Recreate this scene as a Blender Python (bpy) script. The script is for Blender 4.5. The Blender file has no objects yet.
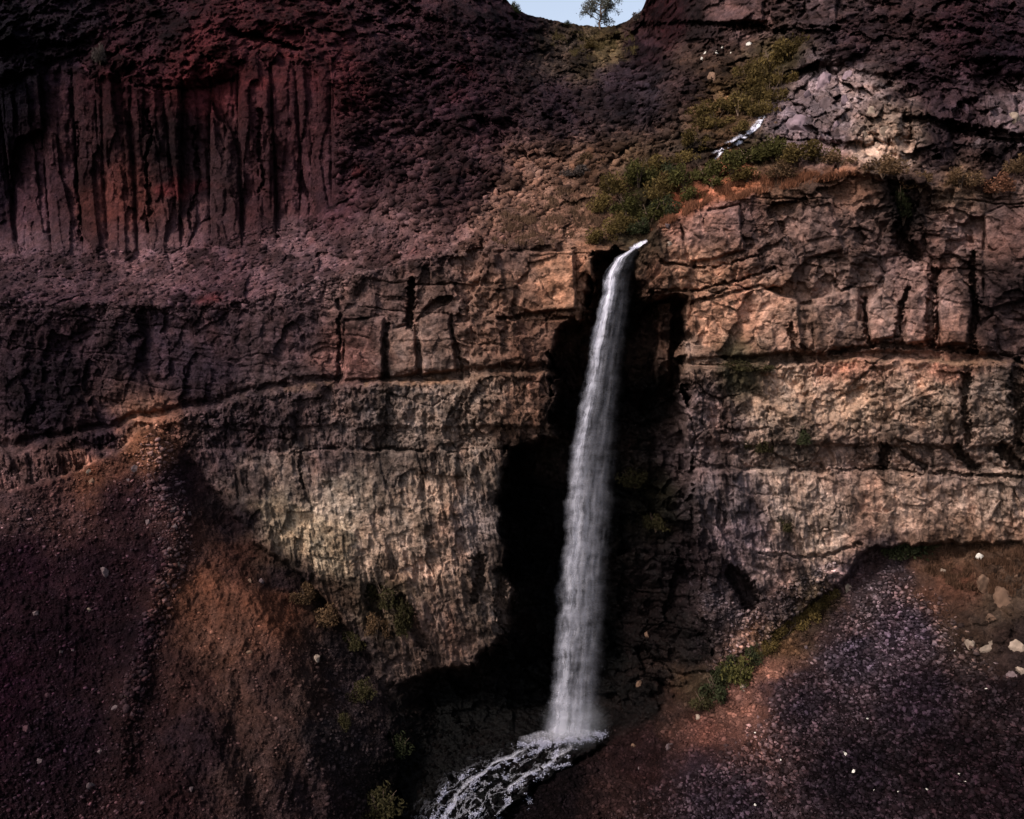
import bpy, math, random
import numpy as np
random.seed(7)
C = bpy.context.scene.collection
R = np.random.default_rng(11)
f32 = np.float32

# ------------------------------------------------------------------ camera
FPX, W, H = 804.0, 1024, 819
PITCH = math.atan((409.5 - 300.0) / FPX)
sc = bpy.context.scene
cam = bpy.data.cameras.new('camera'); co = bpy.data.objects.new('camera', cam); C.objects.link(co)
cam.sensor_width = 36.0; cam.lens = FPX / W * 36.0; cam.clip_start = 0.5; cam.clip_end = 5000
co.location = (0, 0, 0); co.rotation_euler = (math.pi / 2 - PITCH, 0, 0)
sc.camera = co
CP, SP = math.cos(PITCH), math.sin(PITCH)

def ray(px, py):
    xc = (px - 512.0) / FPX; yc = -(py - 409.5) / FPX
    dy = CP + yc * SP; dz = -SP + yc * CP
    return xc / dy, dz / dy
def world(px, py, Y):
    rx, rz = ray(px, py)
    return rx * Y, Y, rz * Y

# ------------------------------------------------------------------ noise
def _grad(seed):
    g = np.random.default_rng(seed)
    perm = g.permutation(256); perm = np.concatenate([perm, perm, perm])
    v = g.normal(size=(256, 3)); v /= np.linalg.norm(v, axis=1)[:, None]
    return perm, v.astype(f32)
_cache = {}
def perlin(x, y, z, seed=0):
    if seed not in _cache: _cache[seed] = _grad(seed + 1000)
    perm, G = _cache[seed]
    xi = np.floor(x).astype(np.int32); yi = np.floor(y).astype(np.int32); zi = np.floor(z).astype(np.int32)
    xf = (x - xi).astype(f32); yf = (y - yi).astype(f32); zf = (z - zi).astype(f32)
    u = xf * xf * xf * (xf * (xf * 6 - 15) + 10); v = yf * yf * yf * (yf * (yf * 6 - 15) + 10); w = zf * zf * zf * (zf * (zf * 6 - 15) + 10)
    out = 0
    for a in (0, 1):
        px_ = perm[(xi + a) & 255]; wa = u if a else 1 - u
        for b in (0, 1):
            pxy = perm[px_ + ((yi + b) & 255)]; wb = v if b else 1 - v
            for c in (0, 1):
                h = perm[pxy + ((zi + c) & 255)]
                g = G[h]; wc = w if c else 1 - w
                out = out + wa * wb * wc * (g[..., 0] * (xf - a) + g[..., 1] * (yf - b) + g[..., 2] * (zf - c))
    return out * 1.6
def fbm(x, y, z, octv=4, seed=0, gain=0.5, ridge=False):
    s = 0; a = 1.0; t = 0; f = 1.0
    for i in range(octv):
        n = perlin(x * f, y * f, z * f, seed + i)
        if ridge: n = 1 - 2 * np.abs(n)
        s = s + a * n; t += a; a *= gain; f *= 2.03
    return s / t
def voro(x, y, seed=0, jit=0.9, box=False):
    g = np.random.default_rng(seed + 500); T = g.random((256, 256, 3)).astype(f32)
    xi = np.floor(x).astype(np.int32); yi = np.floor(y).astype(np.int32)
    F1 = np.full(x.shape, 9, f32); F2 = F1.copy(); r1 = np.zeros(x.shape, f32)
    tx = np.zeros(x.shape, f32); ty = tx.copy()
    for a in (-1, 0, 1):
        for b in (-1, 0, 1):
            t = T[(xi + a) & 255, (yi + b) & 255]
            dx = xi + a + .5 + (t[..., 0] - .5) * jit - x; dy = yi + b + .5 + (t[..., 1] - .5) * jit - y
            d = ((dx ** 4 + dy ** 4) ** .25 if box else np.sqrt(dx * dx + dy * dy)) * (1 + .25 * t[..., 2]) 
            m = d < F1
            F2 = np.where(m, F1, np.minimum(F2, d)); r1 = np.where(m, t[..., 2], r1)
            tx = np.where(m, -dx, tx); ty = np.where(m, -dy, ty); F1 = np.where(m, d, F1)
    return F1, F2, r1, tx, ty
def sstep(a, b, x):
    t = np.clip((x - a) / (b - a), 0, 1); return t * t * (3 - 2 * t)

def polysd(poly, x, y):
    d = np.full(x.shape, 1e9, f32); ins = np.zeros(x.shape, bool); n = len(poly)
    for i in range(n):
        x0, y0 = poly[i]; x1, y1 = poly[(i + 1) % n]
        ex, ey = x1 - x0, y1 - y0
        wx, wy = x - x0, y - y0
        t = np.clip((wx * ex + wy * ey) / (ex * ex + ey * ey), 0, 1)
        d = np.minimum(d, (wx - ex * t) ** 2 + (wy - ey * t) ** 2)
        if y0 != y1:
            c = ((y0 > y) != (y1 > y)) & (x < (x1 - x0) * (y - y0) / (y1 - y0) + x0)
            ins ^= c
    return np.sqrt(d) * np.where(ins, -1, 1)
def segd(pts, x, y):
    d = np.full(x.shape, 1e9, f32)
    for (x0, y0), (x1, y1) in zip(pts[:-1], pts[1:]):
        ex, ey = x1 - x0, y1 - y0
        t = np.clip(((x - x0) * ex + (y - y0) * ey) / (ex * ex + ey * ey), 0, 1)
        d = np.minimum(d, (x - x0 - ex * t) ** 2 + (y - y0 - ey * t) ** 2)
    return np.sqrt(d)
def line(pts, x):
    p = np.array(pts, float); return np.interp(x, p[:, 0], p[:, 1])

def tps(ctrl, x, y):
    p = np.array(ctrl, float); n = len(p); s = 200.0
    X = p[:, 0] / s; Y = p[:, 1] / s
    r2 = (X[:, None] - X) ** 2 + (Y[:, None] - Y) ** 2
    K = np.where(r2 > 0, r2 * np.log(r2 + 1e-12), 0) + np.eye(n) * 0.01
    P = np.c_[np.ones(n), X, Y]; A = np.zeros((n + 3, n + 3)); A[:n, :n] = K; A[:n, n:] = P; A[n:, :n] = P.T
    w = np.linalg.solve(A, np.r_[p[:, 2], 0, 0, 0])
    x = x / s; y = y / s
    out = w[n] + w[n + 1] * x + w[n + 2] * y
    for i in range(n):
        d = (x - X[i]) ** 2 + (y - Y[i]) ** 2
        out = out + w[i] * d * np.log(d + 1e-9)
    return out

# ------------------------------------------------------------------ terrain layout
SKY = [(-500, -30), (0, -22), (150, -9), (165, -7), (172, -6), (182, -6), (195, -9), (300, -40), (460, -45), (490, -22), (507, 0), (515, 9),
       (530, 15), (548, 19), (565, 23), (600, 27), (618, 25), (630, 19), (640, 12), (647, 0), (655, -25), (680, -45), (1500, -45)]
RIM = [(-500, 315), (0, 302), (150, 305), (250, 300), (330, 275), (400, 262), (480, 245), (560, 240), (590, 252), (640, 248), (660, 225),
       (700, 203), (760, 190), (850, 174), (900, 182), (950, 192), (1024, 182), (1500, 190)]
SA = [(0,250,138),(0,60,146),(0,-50,165),(150,245,136),(150,90,142),(150,-50,170),(300,240,130),(300,80,142),(300,-50,185),(-100,250,140),(-100,60,148),
      (0,300,118),(150,300,116),(300,285,111),(-100,305,120),(400,262,108),(500,245,105),(420,180,124),(420,100,148),(420,0,180),(520,190,119),(520,100,150),(520,20,195),
      (600,30,215),(600,100,160),(600,180,118),(600,240,104),(640,246,100),(640,20,205),(680,100,136),(680,205,106),(750,190,102),(750,130,116),(750,50,142),(700,0,160),
      (850,170,99),(850,60,118),(850,-50,145),(960,188,95),(960,60,109),(960,-50,138),(1100,180,92),(1100,60,104),(1100,-50,132)]
SB = [(-100,310,120),(-100,520,114),(0,310,117),(0,430,114),(0,520,112),(150,310,114),(150,430,110),(330,285,109),(330,385,106),(330,600,103),(200,500,108),
      (450,270,105),(450,385,102.5),(450,660,102),(540,260,102),(540,385,100.5),(540,520,100),(540,720,102),(620,300,100),(620,700,100),
      (680,240,99),(680,560,96),(800,210,98),(800,360,95),(800,560,94),(1024,200,93),(1024,360,89),(1024,560,88),(1120,360,87),(1120,560,85)]
SCF = [(-100,500,106),(0,490,104),(70,478,105),(150,432,106),(0,600,95),(0,819,72),(-100,819,70),(172,500,103),(205,570,98),(250,615,95),(300,665,92),(345,735,88),(195,475,106.5),(235,530,105),(285,585,102),(325,635,99.5),(352,690,96),(375,819,84),(200,819,74),
       (0,950,60),(200,950,63),(370,950,74),(190,700,85),(130,650,91),(-100,650,88),(-100,950,58)]
SDF = [(870,552,93),(940,545,90),(1024,545,87),(1120,545,84),(1024,819,62),(1120,819,60),(850,819,68),(700,819,75.5),(600,819,83),(540,819,87),(520,900,80),(600,750,95),(660,712,94),(700,690,93),
       (760,645,92.5),(820,600,93),(900,650,84.5),(800,720,81.5),(1024,680,73),(700,950,67),(850,950,60),(1024,950,54),(1120,950,52)]
SEF = [(560,262,112),(640,262,112),(600,300,114),(600,450,116),(540,500,114),(520,620,110),(600,620,112),(690,300,106),(680,450,107),(690,600,102),(650,500,109),(650,700,101),(580,700,106),
       (600,740,97),(560,742,97.5),(500,745,97),(540,760,95),(480,790,91),(450,819,88),(400,760,94),(400,690,103),(440,680,107),(350,819,86),(380,720,93),(340,650,100),(480,950,78),(350,950,76),(600,819,84),(690,660,99)]
PE = [(592,256),(590,290),(586,318),(564,328),(555,345),(553,380),(554,436),(512,446),(500,470),(503,560),(512,600),(498,640),(470,672),(430,668),(395,690),(360,700),(335,660),(345,640),(375,700),(392,819),(392,1000),
      (480,1000),(510,819),(545,785),(600,752),(660,716),(705,682),(712,640),(702,600),(694,540),(690,470),(684,440),(683,296),(668,294),(645,296),(640,270),(638,252),(620,250)]
PC = [(-600,520),(-100,505),(0,492),(70,478),(110,455),(150,430),(180,440),(215,490),(250,535),(300,572),(340,615),(368,655),(385,700),(394,760),(392,819),(392,1100),(-600,1100)]
PD = [(868,550),(930,543),(1024,543),(1600,543),(1600,1100),(470,1100),(500,819),(540,785),(600,750),(660,712),(700,684),(760,645),(820,600)]
PCOL = [(-600,55),(0,92),(60,62),(112,84),(190,82),(255,62),(325,72),(345,130),(332,205),(280,235),(200,248),(0,255),(-600,262)]
L1 = [(-500,455),(0,452),(120,428),(215,405),(240,396),(330,384),(440,381),(540,372),(600,372),(683,370),(760,363),(880,359),(960,361),(1024,364),(1600,364)]

def axis(a, b, lo, hi, fine, coarse):
    return np.concatenate([np.arange(lo, a, coarse), np.arange(a, b, fine), np.arange(b, hi + coarse, coarse)])
GX = axis(-14, 1038, -420, 1440, 0.9, 5.0)
GV = np.concatenate([np.arange(0, 880, 0.9), np.arange(880, 1000, 5)])          # rows, from the skyline down
NX, NV = len(GX), len(GV)
sky = line(SKY, GX) + 1.6 * perlin(GX * .13, GX * 0, GX * 0, 3) + 1.0 * perlin(GX * .4, GX * 0 + 3, GX * 0, 3)
PX = np.repeat(GX[None], NV, 0)
PY = sky[None] + (GV / GV[-1])[:, None] * (950 - sky)[None]
cx = np.clip(PX, -100, 1120)

def compute(px, py):
    """depth, colour and region of the relief for rays px,py"""
    cx = np.clip(px, -100, 1120)
    wn = lambda s, f: (fbm(px * f, py * f, px * 0 + s, 3, 20 + s))
    wx = px + 9 * wn(1, .02) + 3.5 * wn(2, .11); wy = py + 7 * wn(3, .02) + 3 * wn(4, .11)
    A = tps(SA, cx, py); B = tps(SB, cx, py)
    rim = line(RIM, wx)
    wr = sstep(-5, 5, wy - rim)                       # 0 above the rim, 1 on the wall
    D = A * (1 - wr) + B * wr
    x0, _, z0 = world(px, py, D)
    # ---- character noise in metres
    big = fbm(x0 * .045, D * .02, z0 * .045, 4, 40)
    mid = fbm(x0 * .16, D * .04, z0 * .16, 4, 50)
    fine = fbm(x0 * .6, D * .08, z0 * .6, 4, 60)
    fr_ = lambda r, k: (r * k) % 1 - .5                       # further random numbers of a cell
    crm = sstep(-.15, .35, fbm(x0 * .13, D * .1, z0 * .13, 3, 63))   # where cracks open
    crm2 = sstep(-.1, .4, fbm(x0 * .3, D * .2, z0 * .3, 3, 64))
    amp = .55 + .75 * sstep(-.3, .3, fbm(x0 * .07, D * .05, z0 * .09, 3, 65))   # smooth and broken stretches
    # columns (upper left)
    sdcol = polysd(PCOL, wx, wy); wcol = sstep(16, -14, sdcol + 10 * wn(11, .05))
    xw = ray(cx, py)[0] * 140 + .25 * fbm(x0 * .1, z0 * .04, x0 * 0, 2, 70) + .06 * fine
    F1, F2, rc, tx, ty = voro(xw / 5.2, z0 / 60 + 3.4, 1, .85, True)
    F1b, F2b, rb, txb, tyb = voro(xw / 2.3 + 7, z0 / 13 + 3, 2, .85, True); gb = F2b - F1b
    F1k, F2k, rk, txk, tyk = voro(xw / 1.1 + .1 * fine, z0 / 4.5, 12, .8, True); gk = F2k - F1k
    col = (rc - .5) * 4.2 + 1.3 * np.clip(1 - (F2 - F1) * 2.6, 0, 1) ** 2 + .5 * sstep(.1, 0, F2 - F1) * crm2 + 2.0 * fr_(rc, 7.3) * tx + (rb - .5) * 2.2 * amp + 1.4 * fr_(rb, 9.1) * txb + .8 * np.clip(1 - gb * 2.2, 0, 1) ** 2 * crm2 + .5 * (rk - .5) + .8 * fr_(rk, 5.7) * txk + .5 * fine + .8 * mid
    # blocky wall
    zt = z0 + .06 * x0 + 1.2 * mid + .25 * fine
    F1c, F2c, rw, txw, tyw = voro(x0 / 4.4 + .35 * mid + .1 * fine, zt / 4.4, 3, .9, True); gw = F2c - F1c
    F1d, F2d, rw2, txe, tye = voro(x0 / 1.7 + .3 * fine + .2 * mid, zt / 1.9, 4, .9, True); gw2 = F2d - F1d
    F1e, F2e, rw3, txf, tyf = voro(x0 / .75 + .4 * fine, zt / .62, 5, .9, True); gw3 = F2e - F1e
    tilt = 2.2 * fr_(rw, 7.3) * txw + 1.8 * fr_(rw, 13.7) * tyw + 1.5 * fr_(rw2, 7.3) * txe + 1.3 * fr_(rw2, 13.7) * tye + .7 * fr_(rw3, 7.3) * txf + .6 * fr_(rw3, 13.7) * tyf
    hl = sstep(.035, 0, np.abs((zt * .24 + .5 * fbm(x0 * .03, z0 * .1, x0 * 0, 2, 75)) % 1 - .5)) * sstep(-.1, .3, fbm(x0 * .05, D * 0, z0 * .5, 3, 76))
    hl2 = sstep(.06, 0, np.abs((zt * .71 + .5 * fbm(x0 * .05, z0 * .1, x0 * 0, 2, 78)) % 1 - .5)) * sstep(0, .35, fbm(x0 * .08, D * 0, z0 * .7, 3, 79))
    blk = amp * ((rw - .5) * 2.6 + (rw2 - .5) * 1.0 + (rw3 - .5) * .4 + tilt) + .8 * sstep(.05, 0, gw) * crm * crm2 + .45 * sstep(.09, 0, gw2) * crm2 * crm + .9 * hl + .45 * hl2 + .7 * fine + .75 * fbm(x0 * .12, D * .02, zt * 1.5, 4, 69, .6) * sstep(420, 300, px) + 1.6 * mid
    # lower, rubbly / fluted wall
    F1g, F2g, rg, txg, tyg = voro(x0 / .9 + .5 * mid + .4 * fine, z0 / 1.0 + .5 * fine, 6); gg = F2g - F1g
    flute = fbm((x0 + .25 * z0) * .5 + .4 * mid, z0 * .12, x0 * 0, 5, 77, .65)
    F1h, F2h, rh, txh, tyh = voro((x0 + .1 * z0) / 1.3 + .4 * mid + .2 * fine, z0 / 4.0 + .3 * mid, 8, .9, True); gh = F2h - F1h
    grit = fbm(x0 * 1.3, D * .1, z0 * 1.1, 4, 66, .65)
    sg = fbm((x0 + .15 * z0) * 1.6, D * .1, z0 * .32, 4, 68, .65)
    low1 = amp * ((rw - .5) * 1.5 + .8 * (rw2 - .5)) + 1.5 * mid + .5 * sstep(.3, 0, gg) * crm2 + (.3 + .8 * crm) * (fr_(rg, 5.1) * txg + fr_(rg, 9.3) * tyg) + 1.0 * fine + .6 * grit + .6 * sg + .7 * sstep(.07, 0, gw) * crm
    low2 = (rw - .5) * 1.0 + 1.2 * mid + 1.1 * flute * amp + amp * .5 * (rw2 - .5) + 1.2 * fr_(rw2, 7.3) * txe * crm + (.4 + .9 * crm) * fr_(rh, 7.1) * txh * amp + .6 * sstep(.08, 0, gh) * crm2 * crm + (rh - .5) * .5 * amp + .5 * fine + .65 * sg * amp + .3 * grit * amp
    L1y = line(L1, wx); d1 = wy - L1y
    L2y = np.where(px < 620, 450, 469) + 2 * wn(5, .03)
    d2 = wy - L2y
    w1 = sstep(-1, 3, d1); w2 = sstep(-3, 5, d2)
    blk = blk * (.62 + .38 * sstep(240, 420, px))
    wall = blk * (1 - w1) + (low1 * (1 - w2) + low2 * w2) * w1
    # slope of broken rock
    sx, sy = cx * .155 + px * .0, -py * .155
    F1s, F2s, rs, txs, tys = voro((sx + .55 * sy) / 3.8 + .5 * mid + .2 * fine, (sy - .45 * sx) / 3.2 + .2 * fine, 9, .95, True); gs = F2s - F1s
    F1t, F2t, rt, txt, tyt = voro((sx + .4 * sy) / 1.3 + .5 * fine, (sy - .3 * sx) / 1.0 + .4 * fine, 10, .95, True)
    rid = fbm(x0 * .09 + z0 * .04, D * .02, z0 * .12 - x0 * .03, 5, 67, .55, True)
    slope = amp * (4.2 * (fr_(rs, 7.3) * txs + fr_(rs, 13.7) * tys) + (rs - .5) * 2.2) + .7 * sstep(.1, 0, gs) * crm2 + 1.5 * (fr_(rt, 7.3) * txt + fr_(rt, 13.7) * tyt) + (rt - .5) * .8 - 2.6 * rid + 2.2 * mid + 6.0 * big + 1.3 * fine + .9 * grit
    # ledge-like outcrops: upper slopes get cliff bands
    outc = sstep(.05, .4, fbm(x0 * .03 + 5, D * .02, z0 * .07, 3, 83))
    rough = sstep(240, 120, py + .1 * np.abs(px - 500))
    slope = slope * (.45 + .65 * rough) + outc * rough * (blk * 1.4)
    pale = np.maximum(sstep(6, -6, polysd([(790,95),(830,62),(865,66),(900,160),(820,150),(780,135)], wx, wy)), sstep(8, -8, polysd([(900,85),(1100,70),(1100,160),(905,165)], wx, wy)))
    F1p, F2p, rp, txp, typ = voro((px + .35 * py) / 17 + .5 * mid + .3 * fine, (py - .2 * px) / 15 + .3 * fine, 31, .95, True)
    F1q, F2q, rq, txq, tyq = voro(px / 6.5 + .5 * fine, py / 7.5 + .5 * fine, 32, .95, True)
    slope = slope * (1 - pale) + pale * (5.0 * fr_(rp, 7.3) * txp + 4.0 * fr_(rp, 13.7) * typ + (rp - .5) * 2.6 + 1.2 * sstep(.13, .02, F2p - F1p) * crm2 + 1.8 * (fr_(rq, 7.3) * txq + fr_(rq, 13.7) * tyq) + .8 * sg + .5 * sstep(.14, .02, F2q - F1q) * crm + .7 * grit + 1.5 * mid)
    wup = 1 - wr
    disp = wup * (wcol * col + (1 - wcol) * slope) + wr * wall
    D = D + disp + wup * wcol * .3
    # steps and recesses
    D = D - 2.1 * wr * sstep(-2, 3.5, d1) + wr * 1.3 * sstep(7, 0, np.abs(d1 + 5))
    rec = sstep(-26, -22, d2) * sstep(0, -3, d2)
    D = D + wr * w1 * (.9 * rec + .8 * sstep(3, 0, np.abs(d2 + .5)))
    D = D - wr * w1 * 1.0 * sstep(0, 5, d2) * (px > 620)
    # prominent cracks, hollows and ribs traced where they stand: (points, half width px, depth m)
    slabs = [([(694,-12),(762,-12),(764,21),(700,24)],2.2),([(804,-12),(839,-12),(836,28),(808,26)],2.6),([(905,100),(940,92),(950,140),(915,150)],1.5),([(985,95),(1026,92),(1028,140),(990,138)],1.6),([(684,305),(760,286),(798,300),(802,352),(690,360)],.8),([(812,300),(860,284),(858,346),(815,350)],1.2),([(868,306),(882,288),(899,310),(902,337),(869,342)],1.8),([(910,300),(926,280),(941,300),(936,340),(906,345)],1.3),
             ([(938,290),(952,272),(973,292),(968,344),(941,346)],2.0),([(388,330),(415,324),(418,374),(389,378)],.9),([(421,318),(450,314),(455,371),(421,376)],1.3),([(500,252),(574,250),(577,310),(532,314),(505,300)],1.0),
             ([(345,320),(384,317),(383,379),(343,380)],1.0),([(983,215),(1005,205),(1030,230),(1026,300),(985,310)],1.0),([(780,215),(830,205),(845,250),(800,262)],.8),([(590,318),(548,320),(546,368),(590,366)],.8),([(680,215),(740,205),(745,250),(690,262)],.8)]
    for pts, h in slabs:
        xs = [p[0] for p in pts]; ys = [p[1] for p in pts]
        m = (px > min(xs) - 25) & (px < max(xs) + 25) & (py > min(ys) - 25) & (py < max(ys) + 25)
        if m.any():
            q_ = .4 * wx[m] + .6 * px[m]; r_ = .4 * wy[m] + .6 * py[m]
            sd = polysd(pts, q_, r_); ww = sstep(1.2, -1.8, sd)
            base = np.where(wr[m] > .5, B[m], A[m]) + 1.0 * mid[m]
            D[m] = D[m] * (1 - .55 * ww) + .55 * ww * (base + .035 * (q_ - np.mean(xs)) * (1 if h > 1 else -1)) - h * ww + 1.1 * sstep(2.6, .4, np.abs(sd + .2)) * crm2[m]
    jg = 3.2 * fbm(px * .3, py * .3, px * 0, 3, 140)
    cracks = [([(78,125),(80,240)],2,1.6),([(149,110),(147,170),(150,236)],2.4,2),([(196,130),(194,230)],2,1.8),([(258,110),(260,190)],2.4,1.8),([(135,88),(185,90),(235,78)],2.4,1.4),
              ([(410,282),(413,325)],5,4),([(452,330),(458,378)],2,1.5),([(340,300),(338,380)],2,1.5),([(388,325),(386,380)],2,1.5),([(500,320),(540,316),(575,320)],2.2,2),
              ([(290,453),(340,450)],1.8,1.6),([(365,449),(400,448),(430,451)],2,1.6),([(450,452),(475,452)],1.6,1.4),([(300,455),(303,488)],2,1.4),([(640,293),(690,291),(740,281),(775,268)],1.8,1.8),([(690,303),(730,290)],1.5,1.5),([(660,262),(700,268),(760,256)],1.5,1.5),
              ([(832,352),(880,344),(935,349),(975,350)],3.2,3),([(866,300),(868,345)],3,2.5),([(905,290),(900,338)],3.5,3),([(935,272),(932,345)],5,3),([(974,255),(973,350)],4,3),
              ([(893,170),(905,205),(903,240),(915,255)],10,5),([(684,472),(688,500),(692,528)],7,5),([(733,575),(744,590),(752,602)],10,7),([(792,330),(798,360)],4,2.5),
              ([(884,448),(884,468)],5,3),([(905,452),(925,466)],4,2.5),([(957,448),(975,470)],6,3.5),([(1003,450),(1026,472)],7,4),([(965,375),(970,440)],5,3),([(1018,365),(1016,440)],7,3.5),
              ([(790,473),(880,470),(960,475),(1024,478)],2.4,2),([(480,560),(476,600)],6,3),([(498,575),(505,625)],7,4),([(372,590),(380,625)],9,3),([(400,600),(420,640)],8,3),([(640,28),(700,24),(790,30),(830,34)],4,4),
              ([(775,135),(840,145)],2,2),([(905,120),(960,130),(1024,140)],7,3),([(560,100),(600,140)],4,3),([(655,120),(665,140),(660,150)],9,4),([(480,120),(500,140)],5,3),([(230,30),(300,50)],4,3),([(860,545),(800,560),(760,552)],2,1.2)]
    for pts, wd, dp in cracks:
        xs = [p[0] for p in pts]; ys = [p[1] for p in pts]
        m = (px > min(xs) - 30) & (px < max(xs) + 30) & (py > min(ys) - 30) & (py < max(ys) + 30)
        if m.any():
            dd = segd(pts, wx[m], wy[m]) + 1.2 * jg[m] * min(1.5, wd / 3.5) + 1.2 * (rw3[m] - .5); D[m] += .75 * dp * sstep(wd * 1.1, wd * .35, dd)
    # the undercut below the buff wall on the left
    # ---- plunge hollow and gully
    sde = polysd(PE, wx + 9 * wn(12, .05) + 4 * (rw2 - .5) * 2, wy + 7 * wn(13, .05) + 3 * (rw - .5) * 2); we = sstep(3, -7, sde)
    E = tps(SEF, cx, py)
    fl = sstep(650, 760, py)
    E = E + (blk * 1.3 + 1.5 * mid) * (1 - fl) + fl * (slope * .45)
    D = D * (1 - we) + E * we
    # pillar beside the falls
    pil = sstep(9, 5, np.abs(wx - 664)) * sstep(300, 306, wy) * sstep(400, 370, wy) * sstep(660 - 25, 650, px)
    D = D - pil * we * 6
    # ---- fore slopes
    sdc = polysd(PC, wx + 6 * wn(7, .05), wy + 5 * wn(8, .05)); wc = sstep(2.5, -2.5, sdc)
    Cc = tps(SCF, cx, py); 
    Cc = Cc - 1.5 * np.exp(-(segd([(152,440),(166,490),(172,540),(152,610),(128,690),(120,760)], wx, wy) / 15) ** 2) - .9 * np.exp(-(segd([(250,600),(300,690),(330,800)], wx, wy) / 14) ** 2) \
        + 1.0 * np.exp(-(segd([(188,470),(250,560),(312,632),(345,700)], wx, wy) / 11) ** 2) + .9 * np.exp(-(segd([(205,620),(235,700),(262,819)], wx, wy) / 16) ** 2)
    gul = fbm(x0 * .22 + .1 * z0, z0 * .03, x0 * 0, 3, 90)
    brown = sstep(20, -20, polysd([(185,540),(235,560),(290,610),(340,680),(380,830),(230,830),(150,700)], wx, wy))
    sm = Cc + 1.6 * fbm(x0*.08, z0*.08, x0*0, 3, 91) + brown * (1.0 * gul + .5 * fbm(px * .07 + .02 * py, py * .012, px * 0, 4, 93, .6)) + .5 * grit - (1 - brown) * (.22 * np.sqrt(np.clip(1 - F1t * F1t * 1.5, 0, 1)) * rt) + .12 * fine + .25 * mid
    D = D * (1 - wc) + sm * wc
    sdd = polysd(PD, wx + 5 * wn(9, .06), wy + 5 * wn(10, .06)); wd_ = sstep(2.5, -2.5, sdd)
    Dd = tps(SDF, cx, py)
    rr = sstep(960, 1010, px + .35 * (700 - py)) * sstep(720, 640, py)
    sd_ = Dd + .3 * grit + .9 * fbm(x0*.09, z0*.09, x0*0, 3, 92) + .2 * mid + .12 * fine + rr * (slope * .35 + .8*mid)
    lowl = sstep(680, 600, px) 
    sd_ = sd_ + lowl * .35 * slope
    D = D * (1 - wd_) + sd_ * wd_
    reg = np.where(wr > .5, 1, np.where(wcol > .5, 2, 0))
    reg = np.where(we > .5, 3, reg); reg = np.where(wc > .5, 4, reg); reg = np.where(wd_ > .5, 5, reg)
    aux = dict(pale=pale * (1 - wr), rp=rp, rq=rq, wr=wr, d1=d1, d2=d2, we=we, wc=wc, wd=wd_, wx=wx, wy=wy, mid=mid, big=big, fine=fine, rs=rs, rw=rw, rw2=rw2, rw3=rw3, rg=rg, rh=rh, rc=rc, rb=rb, rt=rt, flute=flute, brown=brown, wcol=wcol, x0=x0, z0=z0)
    return D, reg, aux

DEP, REG, AX = compute(PX, PY)

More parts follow.
